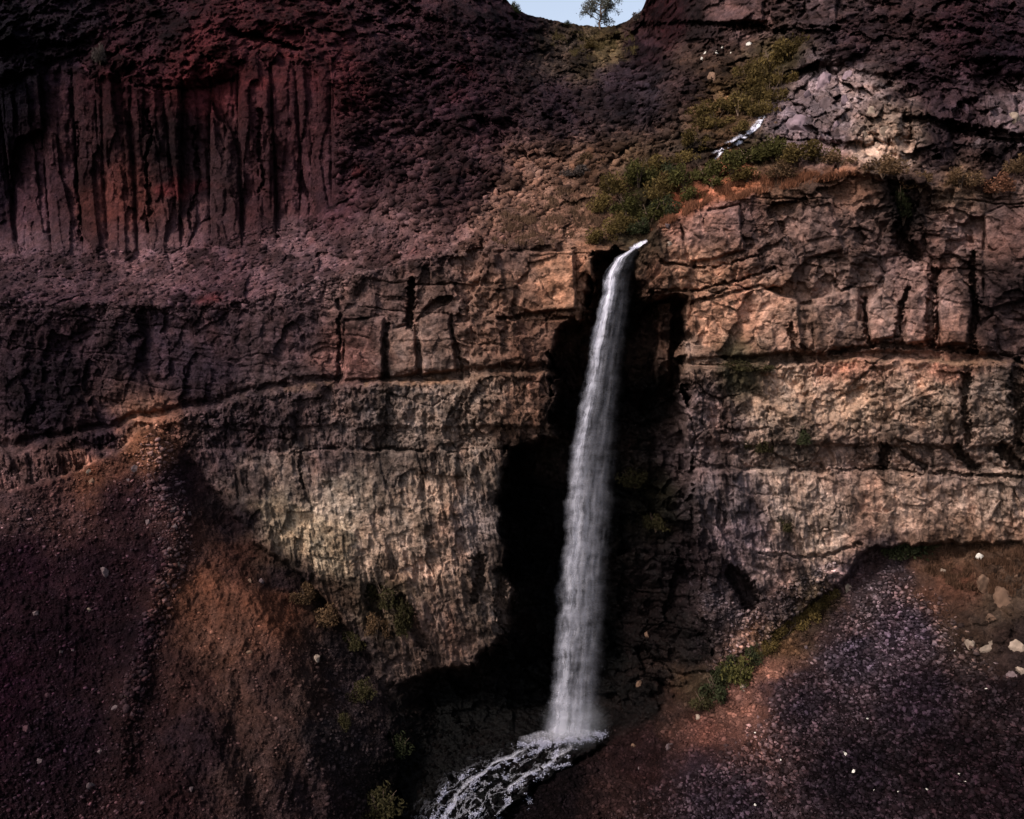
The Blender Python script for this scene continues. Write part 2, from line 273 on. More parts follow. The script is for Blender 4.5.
# ------------------------------------------------------------------ rock colours: tone as seen place by place, average shading included
COL = [(20,40,24,16,26),(60,20,30,20,28),(150,30,38,20,26),(130,70,56,25,31),(200,72,74,30,34),(280,60,60,28,32),(330,80,60,27,31),(400,50,50,30,36),(300,120,52,28,32),(40,180,52,32,38),(120,190,82,44,42),(90,150,50,30,34),
(215,180,60,40,44),(170,150,40,26,30),(-10,180,24,14,24),(-10,100,20,14,26),(260,190,56,32,36),(450,80,48,28,36),(480,120,46,28,34),(560,100,42,29,35),(620,80,46,34,42),(570,48,60,48,42),(600,46,88,72,50),(520,30,38,24,32),(640,90,46,36,42),
(370,160,55,34,40),(340,200,60,36,42),(450,190,58,38,42),(560,208,108,78,66),(590,200,100,72,58),(520,222,100,72,62),(500,252,98,70,64),(430,240,82,58,58),(150,272,82,58,62),(50,272,70,50,56),(300,262,80,58,62),(380,240,76,54,56),(220,285,74,50,56),
(50,330,48,30,38),(50,370,36,23,33),(50,410,36,24,35),(200,320,60,40,48),(200,370,42,29,39),(100,440,48,33,44),(150,345,48,32,42),(290,330,68,48,54),(350,350,100,62,58),(365,310,88,64,62),(420,350,108,82,74),(440,300,98,72,66),(500,290,128,90,74),(560,290,140,94,70),(500,345,122,86,72),(560,350,110,76,64),
(260,425,64,47,52),(300,410,72,54,56),(360,420,90,72,70),(440,410,122,100,90),(400,405,104,86,80),(480,400,120,96,84),(520,410,138,98,80),(540,450,104,80,70),(400,460,92,76,70),(330,455,80,62,62),(230,450,60,44,50),(300,480,96,78,72),(250,480,84,66,64),(300,530,146,122,98),(265,510,128,108,90),(330,550,150,126,102),(380,560,136,110,94),(440,500,142,114,98),(430,560,150,118,102),(470,520,112,96,94),(490,600,96,78,70),(430,630,116,88,78),(340,500,128,110,98),(400,520,136,112,98),(470,470,118,98,88),(440,655,96,74,66),
(330,600,58,42,34),(390,600,80,64,48),(345,650,50,40,42),(350,690,68,54,56),(370,740,52,42,44),(450,700,16,12,14),(400,770,24,20,20),(480,790,18,15,20),(560,760,22,16,20),(600,500,9,7,8),(560,600,8,6,7),(620,320,10,8,9),(520,500,9,7,8),(558,360,40,28,27),(556,410,34,25,24),(600,650,10,8,9),(600,400,9,7,8),(650,620,34,23,24),(655,500,34,30,20),(650,400,26,20,20),(665,330,70,50,44),(690,560,36,26,30),(640,700,30,22,22),(520,560,8,6,7),(450,700,10,8,9),(520,680,8,6,8),(530,450,40,28,26),  # near-black hollow entries hold its shade as well as wet rock
(20,505,90,64,66),(50,490,92,62,62),(90,470,124,78,62),(140,442,132,86,66),(120,500,54,33,40),(20,560,44,22,34),(60,640,36,18,28),(-10,700,40,16,30),(60,740,36,20,30),(150,560,46,26,34),(100,580,42,23,32),(130,640,36,20,28),(150,700,46,28,32),(150,790,52,31,34),(180,480,64,44,50),(188,560,84,56,52),(205,585,128,80,62),(235,560,80,50,44),(275,610,116,72,56),(225,640,98,66,56),(240,700,84,58,52),(215,610,112,72,58),(270,680,72,50,48),(200,740,50,34,40),(260,760,76,55,52),(300,800,62,46,48),(330,740,56,46,48),(235,520,52,37,43),(290,580,46,34,38),(180,690,66,42,40),(310,690,76,56,52),
(700,230,124,88,80),(700,270,154,108,84),(710,320,168,116,90),(760,300,144,104,86),(690,350,130,100,86),(780,250,110,82,76),(820,220,104,78,74),(860,290,112,86,80),(850,330,124,94,84),(800,330,128,94,80),(920,300,124,92,86),(960,230,110,82,78),(1000,300,56,40,42),(1000,330,70,50,50),(1010,220,84,60,58),(900,260,90,66,64),(740,210,90,66,66),
(850,364,142,96,78),(950,362,138,92,76),(740,366,70,62,44),(700,400,92,72,72),(720,430,108,86,84),(700,460,92,74,76),(780,400,148,118,100),(850,410,150,118,98),(930,400,142,114,98),(990,400,120,98,88),(780,450,120,98,88),(850,455,128,98,88),(940,455,110,86,78),(720,500,98,82,86),(800,500,142,116,104),(900,500,156,122,106),(1000,500,148,120,106),(740,540,108,88,96),(820,540,156,128,114),(780,560,130,104,100),(700,560,50,38,42),(720,600,60,48,52),(700,640,38,30,32),(770,600,82,66,68),
(640,50,40,24,30),(670,20,46,20,24),(700,30,46,34,36),(730,8,80,58,58),(760,8,74,54,54),(820,10,78,60,62),(690,90,50,36,38),(700,60,60,44,38),(740,90,70,54,36),(780,60,60,50,34),(720,105,100,74,50),(790,122,104,88,94),(820,80,112,94,98),(835,110,120,102,104),(850,100,128,106,104),(880,140,160,132,118),(830,140,120,100,104),(920,80,50,34,40),(960,40,46,27,33),(900,20,50,34,36),(960,110,66,48,54),(1010,120,108,88,92),(850,40,52,36,40),(1000,60,40,26,34),(940,150,46,34,38),(1000,160,50,38,40),
(740,188,142,84,58),(780,186,110,78,62),(690,206,140,78,54),(820,178,96,70,60),(840,178,120,78,58),(960,188,96,72,58),(1020,196,90,66,60),(905,210,44,34,34),(640,225,60,50,38),(650,190,50,44,28),(760,160,60,50,34),(690,150,52,42,36),
(890,566,84,66,70),(860,600,94,76,80),(850,580,96,72,76),(900,630,76,60,72),(850,650,62,50,62),(800,700,46,35,45),(850,770,32,22,30),(950,760,32,19,25),(1000,700,40,27,31),(1020,780,34,20,26),(920,700,40,28,38),(960,556,112,84,68),(1000,560,104,78,64),(1000,600,98,78,66),(980,622,78,60,52),(955,580,108,70,56),(930,560,104,74,60),(1015,640,60,46,44),
(765,668,138,94,80),(740,700,122,82,72),(700,730,112,72,64),(780,640,88,64,44),(820,600,80,62,44),(840,620,80,60,62),(780,690,64,48,54),(700,770,58,42,50),(620,795,54,36,36),(650,745,46,29,31),(560,790,20,13,16),(720,805,48,36,46),(670,720,60,42,38),(640,770,46,28,30),(700,690,60,48,36)]
PT = [(868,560),(905,556),(935,590),(975,640),(1010,680),(1120,720),(1120,860),(560,860),(612,812),(682,770),(740,735),(775,690),(810,655),(840,600)]
def s2l(c): c = np.asarray(c, float) / 255.; return np.where(c <= .04045, c / 12.92, ((c + .055) / 1.055) ** 2.4)
def idw(px, py, pts, power=4.5):
    num = np.zeros(px.shape + (3,), f32); den = np.zeros(px.shape, f32)
    for p in pts:
        d = (px - p[0]) ** 2 + (py - p[1]) ** 2
        w = (1.0 / (d + 180.0) ** (power / 2)).astype(f32) * 1e6
        den += w; c = s2l(p[2:5])
        for k in range(3): num[..., k] += w * c[k]
    return num / den[..., None]
GAINC = .60
def colour(px, py, a):
    wx = px + 24 * fbm(px * .018, py * .025, px * 0, 5, 120, .65) + 4 * (a['rw2'] - .5) * 2; wy = py + 15 * fbm(px * .018, py * .03, px * 0 + 9, 5, 121, .65) + 3 * (a['rw'] - .5) * 2
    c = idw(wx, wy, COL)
    # block to block tone
    v = 1 + .55 * (a['rw'] - .5) + .5 * (a['rw2'] - .5) + .55 * (a['rw3'] - .5)
    v = np.where(a['wr'] > .5, v, 1 + .9 * (a['rs'] - .5) + .7 * (a['rt'] - .5))
    v = np.where((a['wcol'] > .5) & (a['wr'] < .5), 1 + .6 * (a['rc'] - .5) + .6 * (a['rb'] - .5), v)
    v = np.where((a['wc'] > .5) | (a['wd'] > .5), .72 + .3 * a['fine'] + .3 * (a['rt'] - .5), v)
    v = v * (1 - a['pale']) + a['pale'] * (1 + .8 * (a['rp'] - .5) + .6 * (a['rq'] - .5))
    c = c * np.clip(v + .25 * a['mid'], .3, 2)[..., None]
    # desert varnish / seep stains hanging down the walls
    x0, z0 = a['x0'], a['z0']
    st = sstep(.12, .42, fbm(x0 * .28, z0 * .035, x0 * 0, 3, 130)) * a['wr'] * (1 - a['wc']) * (1 - a['wd'])
    c = c * (1 - .45 * st)[..., None]
    ox = sstep(.1, .45, fbm(x0 * .2, z0 * .09, x0 * 0 + 4, 3, 131))[..., None] * (a['wr'] * (1 - a['wc']) * (1 - a['wd']))[..., None]
    c = c * (1 + ox * np.array([.12, -.02, -.09], f32))
    for pts, k in (([(742,543),(785,556),(812,566),(838,572)], .9), ([(704,548),(735,562),(772,578),(800,594)], .6), ([(800,585),(830,575),(862,552)], .5), ([(690,400),(712,392),(722,410)], .6), ([(690,470),(760,472)], .35)):
        c = c * (1 + k * sstep(3.2, .8, segd(pts, a['wx'], a['wy']) + 3 * a['fine']))[..., None]
    # orange soil lying on the long ledge
    L = sstep(5.5, 1.5, np.abs(a['d1'] - 1.2 + 2 * a['fine'])) * a['wr'] * (1 - a['we']) * (1 - a['wc']) * sstep(215, 300, px)
    L = L * sstep(-.35, .3, a['fine'] + a['mid']) * np.clip(.35 + sstep(300, 340, px) * sstep(470, 440, px) * .65 + sstep(820, 850, px) * .6, 0, 1)
    oc = s2l((124, 90, 70)).astype(f32)
    c = c * (1 - L)[..., None] + oc * L[..., None]
    # red earth patches in the upper slopes
    rd = sstep(.25, .5, fbm(x0 * .06, z0 * .09, x0 * 0 + 8, 4, 132)) * (1 - a['wr']) * sstep(520, 380, px)
    c = c * (1 - .6 * rd)[..., None] + (s2l((98, 40, 42)).astype(f32) * .9) * (.6 * rd)[..., None]
    lum = c @ np.array([.3, .55, .15], f32); hue = fbm(x0 * .45, a['z0'] * .45, x0 * 0 + 2, 4, 133, .6)[..., None]
    c = c * (1 + hue * np.array([.2, .02, -.14], f32)) * (1 - (.76 - .42 * np.maximum(sstep(608, 640, px), sstep(450, 430, py))) * a['we'] * (1 - a['wc']) * (1 - a['wd']))[..., None]  # plunge hollow and gully: shade darkened into the wet rock colour
    c = c * np.clip((lum / .12), .05, 3)[..., None] ** .16
    wl = (a['wr'] * (1 - a['we']) * (1 - a['wc']) * (1 - a['wd']))[..., None]
    c = c * (.95 - .17 * wl) + (.05 + .17 * wl) * lum[..., None] * np.array([1.12, .98, .92], f32)
    c = c * (1 + .30 * wl) * (1 + (.15 + .3 * a['wcol']) * (1 - a['wr']) * (1 - a['wc']) * (1 - a['wd']) * (1 - a['we']))[..., None]
    tal = sstep(6, -26, polysd(PT, wx, wy)) * a['wd']
    c = c * (1 - .6 * tal)[..., None]; a['tal'] = 1 - .6 * tal
    return np.clip(c * GAINC * np.array([1.0, 1, .97], f32), .0003, .8)
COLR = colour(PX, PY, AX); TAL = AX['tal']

# ------------------------------------------------------------------ mesh helpers
def mesh(name, V, F, cols=None, mats=(), smooth=False, attr=None):
    """V (n,3), F (m,k) same-size faces, cols per vertex"""
    me = bpy.data.meshes.new(name); V = np.asarray(V, f32); F = np.asarray(F, np.int32); k = F.shape[1]
    me.vertices.add(len(V)); me.vertices.foreach_set('co', V.ravel())
    me.loops.add(F.size); me.loops.foreach_set('vertex_index', F.ravel())
    me.polygons.add(len(F)); me.polygons.foreach_set('loop_start', np.arange(0, F.size, k, dtype=np.int32))
    me.polygons.foreach_set('loop_total', np.full(len(F), k, np.int32))
    if smooth: me.polygons.foreach_set('use_smooth', np.ones(len(F), bool))
    if cols is not None:
        ca = me.color_attributes.new('Col', 'FLOAT_COLOR', 'POINT')
        ca.data.foreach_set('color', np.c_[cols, np.ones(len(V))].astype(f32).ravel())
    if attr is not None:
        at = me.attributes.new('flow', 'FLOAT_VECTOR', 'POINT'); at.data.foreach_set('vector', np.asarray(attr, f32).ravel())
    for m in mats: me.materials.append(m)
    me.update(calc_edges=True); me.validate()
    return me
def put(name, me, kind=None, label=None, cat=None, group=None, parent=None, loc=None, rot=None, scale=None):
    o = bpy.data.objects.new(name, me); C.objects.link(o)
    if parent: o.parent = parent
    if loc is not None: o.location = loc
    if rot is not None: o.rotation_euler = rot
    if scale is not None: o.scale = scale
    if kind: o['kind'] = kind
    if label: o['label'] = label
    if cat: o['category'] = cat
    if group: o['group'] = group
    return o

# ------------------------------------------------------------------ materials
def mat(name):
    m = bpy.data.materials.new(name); m.use_nodes = True; nt = m.node_tree; nt.nodes.clear()
    return m, nt, nt.nodes.new
def rock_mat(name, bump=.6, var=.35, rough=.92, fscale=1.6, spec=.02, stretch=(1, 1, 1)):
    m, nt, N = mat(name); L = nt.links.new
    out = N('ShaderNodeOutputMaterial'); bs = N('ShaderNodeBsdfPrincipled'); L(bs.outputs[0], out.inputs[0])
    at = N('ShaderNodeAttribute'); at.attribute_name = 'Col'
    tc = N('ShaderNodeTexCoord'); mp = N('ShaderNodeMapping'); mp.inputs['Scale'].default_value = stretch; L(tc.outputs['Object'], mp.inputs[0])
    n1 = N('ShaderNodeTexNoise'); n1.inputs['Scale'].default_value = fscale; n1.inputs['Detail'].default_value = 6; n1.inputs['Roughness'].default_value = .7; L(mp.outputs[0], n1.inputs[0])
    n2 = N('ShaderNodeTexVoronoi'); n2.inputs['Scale'].default_value = fscale * .8; n2.distance = 'CHEBYCHEV'
    wn_ = N('ShaderNodeTexNoise'); wn_.inputs['Scale'].default_value = fscale; wn_.inputs['Detail'].default_value = 3; L(mp.outputs[0], wn_.inputs[0])
    wm_ = N('ShaderNodeVectorMath'); wm_.operation = 'MULTIPLY_ADD'; wm_.inputs[1].default_value = (.5, .5, .5); L(wn_.outputs['Color'], wm_.inputs[0]); L(mp.outputs[0], wm_.inputs[2]); L(wm_.outputs[0], n2.inputs[0])
    sc_ = N('ShaderNodeSeparateColor'); L(n2.outputs['Color'], sc_.inputs[0]); mc_ = N('ShaderNodeMapRange'); mc_.inputs[3].default_value = .78; mc_.inputs[4].default_value = 1.22; L(sc_.outputs[0], mc_.inputs[0])
    n3 = N('ShaderNodeTexNoise'); n3.inputs['Scale'].default_value = .35; n3.inputs['Detail'].default_value = 5; L(mp.outputs[0], n3.inputs[0])
    mr = N('ShaderNodeMapRange'); mr.inputs[1].default_value = .3; mr.inputs[2].default_value = .7; mr.inputs[3].default_value = 1 - var; mr.inputs[4].default_value = 1 + var; L(n1.outputs[0], mr.inputs[0])
    mr2 = N('ShaderNodeMapRange'); mr2.inputs[1].default_value = .3; mr2.inputs[2].default_value = .7; mr2.inputs[3].default_value = .85; mr2.inputs[4].default_value = 1.15; L(n3.outputs[0], mr2.inputs[0])
    mu = N('ShaderNodeMath'); mu.operation = 'MULTIPLY'; L(mr.outputs[0], mu.inputs[0]); L(mr2.outputs[0], mu.inputs[1])
    mv_ = N('ShaderNodeMath'); mv_.operation = 'MULTIPLY'; L(mu.outputs[0], mv_.inputs[0]); L(mc_.outputs[0], mv_.inputs[1]); mu = mv_
    vm = N('ShaderNodeVectorMath'); vm.operation = 'SCALE'; L(at.outputs['Color'], vm.inputs[0]); L(mu.outputs[0], vm.inputs['Scale'])
    L(vm.outputs[0], bs.inputs['Base Color'])
    ad = N('ShaderNodeMath'); ad.operation = 'MULTIPLY_ADD'; ad.inputs[1].default_value = .9; L(n2.outputs[0], ad.inputs[0]); L(n1.outputs[0], ad.inputs[2])
    bp = N('ShaderNodeBump'); bp.inputs['Strength'].default_value = bump; bp.inputs['Distance'].default_value = .5; L(ad.outputs[0], bp.inputs['Height']); L(bp.outputs[0], bs.inputs['Normal'])
    bs.inputs['Roughness'].default_value = rough; bs.inputs['Specular IOR Level'].default_value = spec
    return m
def flat_mat(name, col, rough=.85, nscale=3.0, var=.3, bump=.4, spec=.04, transl=0.0, rand=.25):
    m, nt, N = mat(name); L = nt.links.new
    out = N('ShaderNodeOutputMaterial'); bs = N('ShaderNodeBsdfPrincipled')
    tc = N('ShaderNodeTexCoord'); n1 = N('ShaderNodeTexNoise'); n1.inputs['Scale'].default_value = nscale; n1.inputs['Detail'].default_value = 5; L(tc.outputs['Object'], n1.inputs[0])
    oi = N('ShaderNodeObjectInfo')
    mr = N('ShaderNodeMapRange'); mr.inputs[1].default_value = .3; mr.inputs[2].default_value = .7; mr.inputs[3].default_value = 1 - var; mr.inputs[4].default_value = 1 + var; L(n1.outputs[0], mr.inputs[0])
    m2 = N('ShaderNodeMapRange'); m2.inputs[3].default_value = 1 - rand; m2.inputs[4].default_value = 1 + rand; L(oi.outputs['Random'], m2.inputs[0])
    mu = N('ShaderNodeMath'); mu.operation = 'MULTIPLY'; L(mr.outputs[0], mu.inputs[0]); L(m2.outputs[0], mu.inputs[1])
    vm = N('ShaderNodeVectorMath'); vm.operation = 'SCALE'; vm.inputs[0].default_value = s2l(col); L(mu.outputs[0], vm.inputs['Scale'])
    L(vm.outputs[0], bs.inputs['Base Color']); bs.inputs['Roughness'].default_value = rough; bs.inputs['Specular IOR Level'].default_value = spec
    if bump:
        bp = N('ShaderNodeBump'); bp.inputs['Strength'].default_value = bump; bp.inputs['Distance'].default_value = .1; L(n1.outputs[0], bp.inputs['Height']); L(bp.outputs[0], bs.inputs['Normal'])
    if transl:
        tr = N('ShaderNodeBsdfTranslucent'); L(vm.outputs[0], tr.inputs[0]); mx = N('ShaderNodeMixShader'); mx.inputs[0].default_value = transl; L(bs.outputs[0], mx.inputs[1]); L(tr.outputs[0], mx.inputs[2]); L(mx.outputs[0], out.inputs[0])
    else: L(bs.outputs[0], out.inputs[0])
    return m
M_ROCK = rock_mat('basalt', .8, .55)
M_HILL = rock_mat('broken_basalt', .8, .55, fscale=1.3)
M_WET_SHADE = rock_mat('shaded_wet_basalt', .7, .4, rough=.6, spec=.06)  # wet gloss on rock whose vertex colours carry the hollow's shade
M_SCREE = rock_mat('scree', .8, .45, fscale=3.0)
M_STONE = rock_mat('scree_stone', .3, .25, fscale=2.5)

# ------------------------------------------------------------------ build terrain sheets
X, Y, Z = world(PX, PY, DEP)
V = np.stack([X, Y, Z], -1).astype(f32)
# behind the skyline the plateau runs back; below the last row the ground runs on under the viewpoint
back = [V[0] + np.array([0, d, -.06 * d - .3], f32) for d in (500, 200, 80, 30, 10, 3)]
low = V[-1]
fore = []
for k, d in enumerate((8, 20, 40, 80, 200)):
    p = low.copy(); p[:, 1] -= d; p[:, 2] = np.maximum(low[:, 2] - .45 * d, -82 - 2 * perlin(low[:, 0] * .05, low[:, 0] * 0 + k, low[:, 0] * 0, 4)); fore.append(p)
ALL = np.concatenate([np.stack(back), V, np.stack(fore)], 0)
CA = np.concatenate([np.repeat(COLR[:1], len(back), 0), COLR, np.repeat(COLR[-1:], len(fore), 0)], 0)
RA = np.concatenate([np.repeat(REG[:1], len(back), 0), REG, np.repeat(REG[-1:], len(fore), 0)], 0)
nr, nc = ALL.shape[:2]
idx = np.arange(nr * nc).reshape(nr, nc)
q = np.stack([idx[:-1, :-1], idx[1:, :-1], idx[1:, 1:], idx[:-1, 1:]], -1).reshape(-1, 4)
fr = RA[:-1, :-1].reshape(-1)
AV = ALL.reshape(-1, 3); AC = CA.reshape(-1, 3)
for rid, nm, m in ((0, 'hillside', M_HILL), (1, 'cliff_wall', M_ROCK), (2, 'columnar_cliff', M_ROCK), (3, 'ravine', M_WET_SHADE), (4, 'scree_slope', M_SCREE), (5, 'talus_slope', M_SCREE)):
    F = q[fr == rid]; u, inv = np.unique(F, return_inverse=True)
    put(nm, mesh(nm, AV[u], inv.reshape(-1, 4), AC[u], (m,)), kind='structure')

def interp_at(arr, px, py):
    px = np.atleast_1d(px).astype(float); py = np.atleast_1d(py).astype(float)
    j = np.clip(np.searchsorted(GX, px), 0, NX - 1)
    i = np.clip(np.round((py - sky[j]) / (950 - sky[j]) * GV[-1] / .9).astype(int), 0, NV - 1)
    return arr[i, j]
def surf(px, py): return interp_at(V, px, py)
PXM = 1.0 / FPX

# ------------------------------------------------------------------ loose stones
def ico(sub):
    import bmesh
    bm = bmesh.new(); bmesh.ops.create_icosphere(bm, subdivisions=sub, radius=1)
    v = np.array([x.co[:] for x in bm.verts]); f = np.array([[y.index for y in x.verts] for x in bm.faces]); bm.free(); return v, f
def rockshape(sub, seed, cuts=14, flat=.75, lim=.36):
    v, f = ico(sub); g = np.random.default_rng(seed)
    for _ in range(cuts):
        n = g.normal(size=3); n /= np.linalg.norm(n); d = v @ n; t = lim + .25 * g.random()
        v = v - np.outer(np.clip(d - t, 0, None), n)
    v = v * (1 + .12 * perlin(v[:, 0] * 2 + seed, v[:, 1] * 2, v[:, 2] * 2, 5)[:, None] + .12 * perlin(v[:, 0] * 5 + seed, v[:, 1] * 5, v[:, 2] * 5, 6)[:, None] + .06 * perlin(v[:, 0] * 11 + seed, v[:, 1] * 11, v[:, 2] * 11, 6)[:, None])
    v[:, 2] *= flat
    return v, f
SMALL = [rockshape(1, s) for s in range(8)]
def rotm(n, g):
    a = g.random(n) * 6.283; b = (g.random(n) - .5) * 1.2; c = (g.random(n) - .5) * 1.2
    ca, sa, cb, sb, cc, s_ = np.cos(a), np.sin(a), np.cos(b), np.sin(b), np.cos(c), np.sin(c)
    Rz = np.zeros((n, 3, 3)); Rz[:, 0, 0] = ca; Rz[:, 0, 1] = -sa; Rz[:, 1, 0] = sa; Rz[:, 1, 1] = ca; Rz[:, 2, 2] = 1
    Rx = np.zeros((n, 3, 3)); Rx[:, 0, 0] = 1; Rx[:, 1, 1] = cb; Rx[:, 1, 2] = -sb; Rx[:, 2, 1] = sb; Rx[:, 2, 2] = cb
    Ry = np.zeros((n, 3, 3)); Ry[:, 1, 1] = 1; Ry[:, 0, 0] = cc; Ry[:, 0, 2] = s_; Ry[:, 2, 0] = -s_; Ry[:, 2, 2] = cc
    return Rz @ Rx @ Ry
def scatter_stones(name, px, py, size, cmul, label, cat, g, m=M_STONE, sat=None):
    P = surf(px, py); cl = interp_at(COLR, px, py) * cmul[:, None]
    if name == 'talus_stones': cl = cl * (.4 / interp_at(TAL, px, py))[:, None]
    if sat is not None: cl = cl * (1 - sat[:, None]) + sat[:, None] * cl.mean(1, keepdims=True) * np.array([1.16, .93, 1.08])
    n = len(P); Rm = rotm(n, g); sc3 = size[:, None] * (.75 + .5 * g.random((n, 3)))
    VV, FF, CC = [], [], []; off = 0
    kind = g.integers(0, len(SMALL), n)
    for k, (v, f) in enumerate(SMALL):
        s = np.where(kind == k)[0]
        if not len(s): continue
        vv = np.einsum('nij,nvj->nvi', Rm[s], v[None] * sc3[s][:, None]) + P[s][:, None]
        VV.append(vv.reshape(-1, 3)); FF.append((f[None] + (np.arange(len(s)) * len(v))[:, None, None] + off).reshape(-1, 3)); off += len(s) * len(v)
        CC.append(np.repeat(np.clip(cl[s], .0004, .7), len(v), 0))
    put(name, mesh(name, np.concatenate(VV), np.concatenate(FF), np.concatenate(CC), (m,)), kind='stuff', label=label, cat=cat)
def pts_in(poly, n, g, dens=None):
    p = np.array(poly, float); lo = p.min(0); hi = p.max(0); xs = []; ys = []; c = 0
    while c < n:
        x = lo[0] + g.random(n * 3) * (hi[0] - lo[0]); y = lo[1] + g.random(n * 3) * (hi[1] - lo[1])
        k = polysd(poly, x, y) < 0
        if dens is not None: k &= g.random(len(x)) < dens(x, y)
        xs.append(x[k]); ys.append(y[k]); c += k.sum()
    return np.concatenate(xs)[:n], np.concatenate(ys)[:n]
g = np.random.default_rng(5)
# right talus
x, y = pts_in(PT, 24000, g, lambda x, y: (.04 + .96 * sstep(8, -26, polysd(PT, x, y) + 16 * fbm(x * .03, y * .03, x * 0, 3, 160))) * (.4 + .6 * sstep(560, 620, y)))
sz = .13 + .40 * g.random(len(x)) ** 2.4
cm = np.where(g.random(len(x)) < .3, 4.5 + 6 * g.random(len(x)), 1.2 + 2.6 * g.random(len(x)))
scatter_stones('talus_stones', x, y, sz, cm, 'purple grey stones covering the fan shaped talus at lower right', 'scree', g, sat=g.random(len(x)) * .5)
# left scree
PL = [(-100,520),(0,505),(60,505),(130,470),(180,500),(200,560),(160,620),(170,700),(130,860),(-100,860)]
x, y = pts_in(PL, 11000, g)
sz = .10 + .34 * g.random(len(x)) ** 3.5
cm = np.where(g.random(len(x)) < .14, 3 + 4 * g.random(len(x)), .7 + 1.9 * g.random(len(x)))
scatter_stones('scree_stones', x, y, sz, cm, 'dark maroon stones covering the left foreground slope', 'scree', g, sat=g.random(len(x)) * .4)
x, y = pts_in([(170,600),(340,650),(385,760),(385,860),(130,860)], 2600, g)
sz = .07 + .34 * g.random(len(x)) ** 4
scatter_stones('slope_debris', x, y, sz, .8 + 2.0 * g.random(len(x)), 'small stones strewn over the brown eroded slope', 'scree', g)
# rubble on the upper slopes and the ledge on the left
x, y = pts_in([(-100,246),(150,250),(330,215),(420,225),(560,190),(600,235),(480,250),(400,270),(330,300),(200,320),(-100,320)], 5000, g)
sz = .18 + .75 * g.random(len(x)) ** 3
scatter_stones('ledge_rubble', x, y, sz, .75 + .8 * g.random(len(x)), 'purple brown rubble lying along the broad ledge below the columns', 'rubble', g)
x, y = pts_in([(335,60),(420,10),(500,20),(620,40),(660,60),(700,120),(640,160),(580,190),(420,230),(335,200)], 5000, g)
sz = .3 + 1.2 * g.random(len(x)) ** 3
scatter_stones('slope_rubble', x, y, sz, .65 + .8 * g.random(len(x)), 'dark maroon blocks covering the slope between the cliffs', 'rubble', g)
x, y = pts_in([(660,30),(900,10),(1120,0),(1120,180),(900,170),(820,150),(700,150)], 2000, g, lambda x, y: 1.0 * ((polysd([(780,60),(870,55),(905,80),(1120,70),(1120,160),(880,165),(780,145)], x, y) > 0)))
sz = .2 + .8 * g.random(len(x)) ** 3
scatter_stones('upper_rubble', x, y, sz, .65 + .8 * g.random(len(x)), 'broken dark rock strewn over the upper right slope', 'rubble', g)
x, y = pts_in([(0,470),(60,465),(150,425),(230,395),(320,385),(250,420),(190,450),(140,450),(70,500),(-60,540),(-60,490)], 1300, g)
sz = .12 + .4 * g.random(len(x)) ** 2.5
scatter_stones('ridge_rubble', x, y, sz, .8 + 1.0 * g.random(len(x)), 'small pale and orange rubble along the ridge at left', 'rubble', g)
x, y = pts_in([(135,450),(150,432),(172,445),(190,500),(188,560),(165,630),(135,720),(118,700),(150,590),(152,520)], 1300, g)
sz = .12 + .6 * g.random(len(x)) ** 2.6
scatter_stones('ridge_debris', x, y, sz, 1.2 + 2.2 * g.random(len(x)), 'pale rubble strung along the rocky ridge at left', 'rubble', g, sat=g.random(len(x)) * .5)
x, y = pts_in([(620,740),(700,690),(760,650),(830,590),(868,560),(840,620),(780,690),(700,760),(600,830),(480,840),(520,800)], 5000, g)
sz = .10 + .5 * g.random(len(x)) ** 3.2
scatter_stones('bank_debris', x, y, sz, .7 + 1.2 * g.random(len(x)), 'loose stones along the bank between the talus and the ravine', 'rubble', g)
x, y = pts_in([(690,560),(740,610),(800,575),(840,560),(830,590),(770,640),(700,680),(690,620)], 1300, g)
sz = .12 + .45 * g.random(len(x)) ** 2.5
scatter_stones('footwall_rubble', x, y, sz, .8 + 1.4 * g.random(len(x)), 'grey rubble heaped at the foot of the right wall', 'rubble', g, sat=g.random(len(x)) * .5)
x, y = pts_in([(310,640),(350,650),(390,720),(420,700),(560,760),(500,840),(330,860)], 2200, g)
sz = .12 + .55 * g.random(len(x)) ** 3
scatter_stones('ravine_rubble', x, y, sz, .8 + 1.2 * g.random(len(x)), 'dark wet stones filling the bottom of the ravine', 'rubble', g)

x, y = pts_in([(500,760),(560,748),(590,750),(540,780),(505,840),(420,850),(440,800),(470,778)], 260, g)
sz = .16 + .55 * g.random(len(x)) ** 1.5
scatter_stones('stream_stones', x, y, sz, 1.0 + 2.5 * g.random(len(x)), 'dark wet stones breaking the white water of the stream', 'stones', g)

# ------------------------------------------------------------------ boulders
BIG = [rockshape(4, 50 + s, 15, .85, .42) for s in range(7)]
BM = {'pale': flat_mat('pale_stone', (106, 92, 82), nscale=2), 'white': flat_mat('white_stone', (165, 158, 150), nscale=3, var=.1), 'tan': flat_mat('tan_stone', (88, 68, 56), nscale=2),
      'grey': flat_mat('grey_stone', (72, 60, 61), nscale=2), 'lilac': flat_mat('lilac_stone', (100, 84, 89), nscale=2), 'maroon': flat_mat('maroon_stone', (50, 33, 37), nscale=2)}
_bk = {}
def boulder(px, py, w, col, label, group=None, hw=1.05, name='boulder', cat='boulder'):
    k = random.randrange(len(BIG)); key = (k, col)
    if key not in _bk: _bk[key] = mesh(name, BIG[k][0], BIG[k][1], None, (BM[col],))
    p = surf(px, py)[0]; r = w * p[1] * PXM * .5
    put(name, _bk[key], label=label, cat=cat, group=group, loc=(p[0], p[1] + .25 * r, p[2] - .1 * r), rot=(random.uniform(-.3, .3), random.uniform(-.3, .3), random.uniform(0, 6.28)),
        scale=(r * 1.05, r * random.uniform(.8, 1.0), r * hw * 1.25))
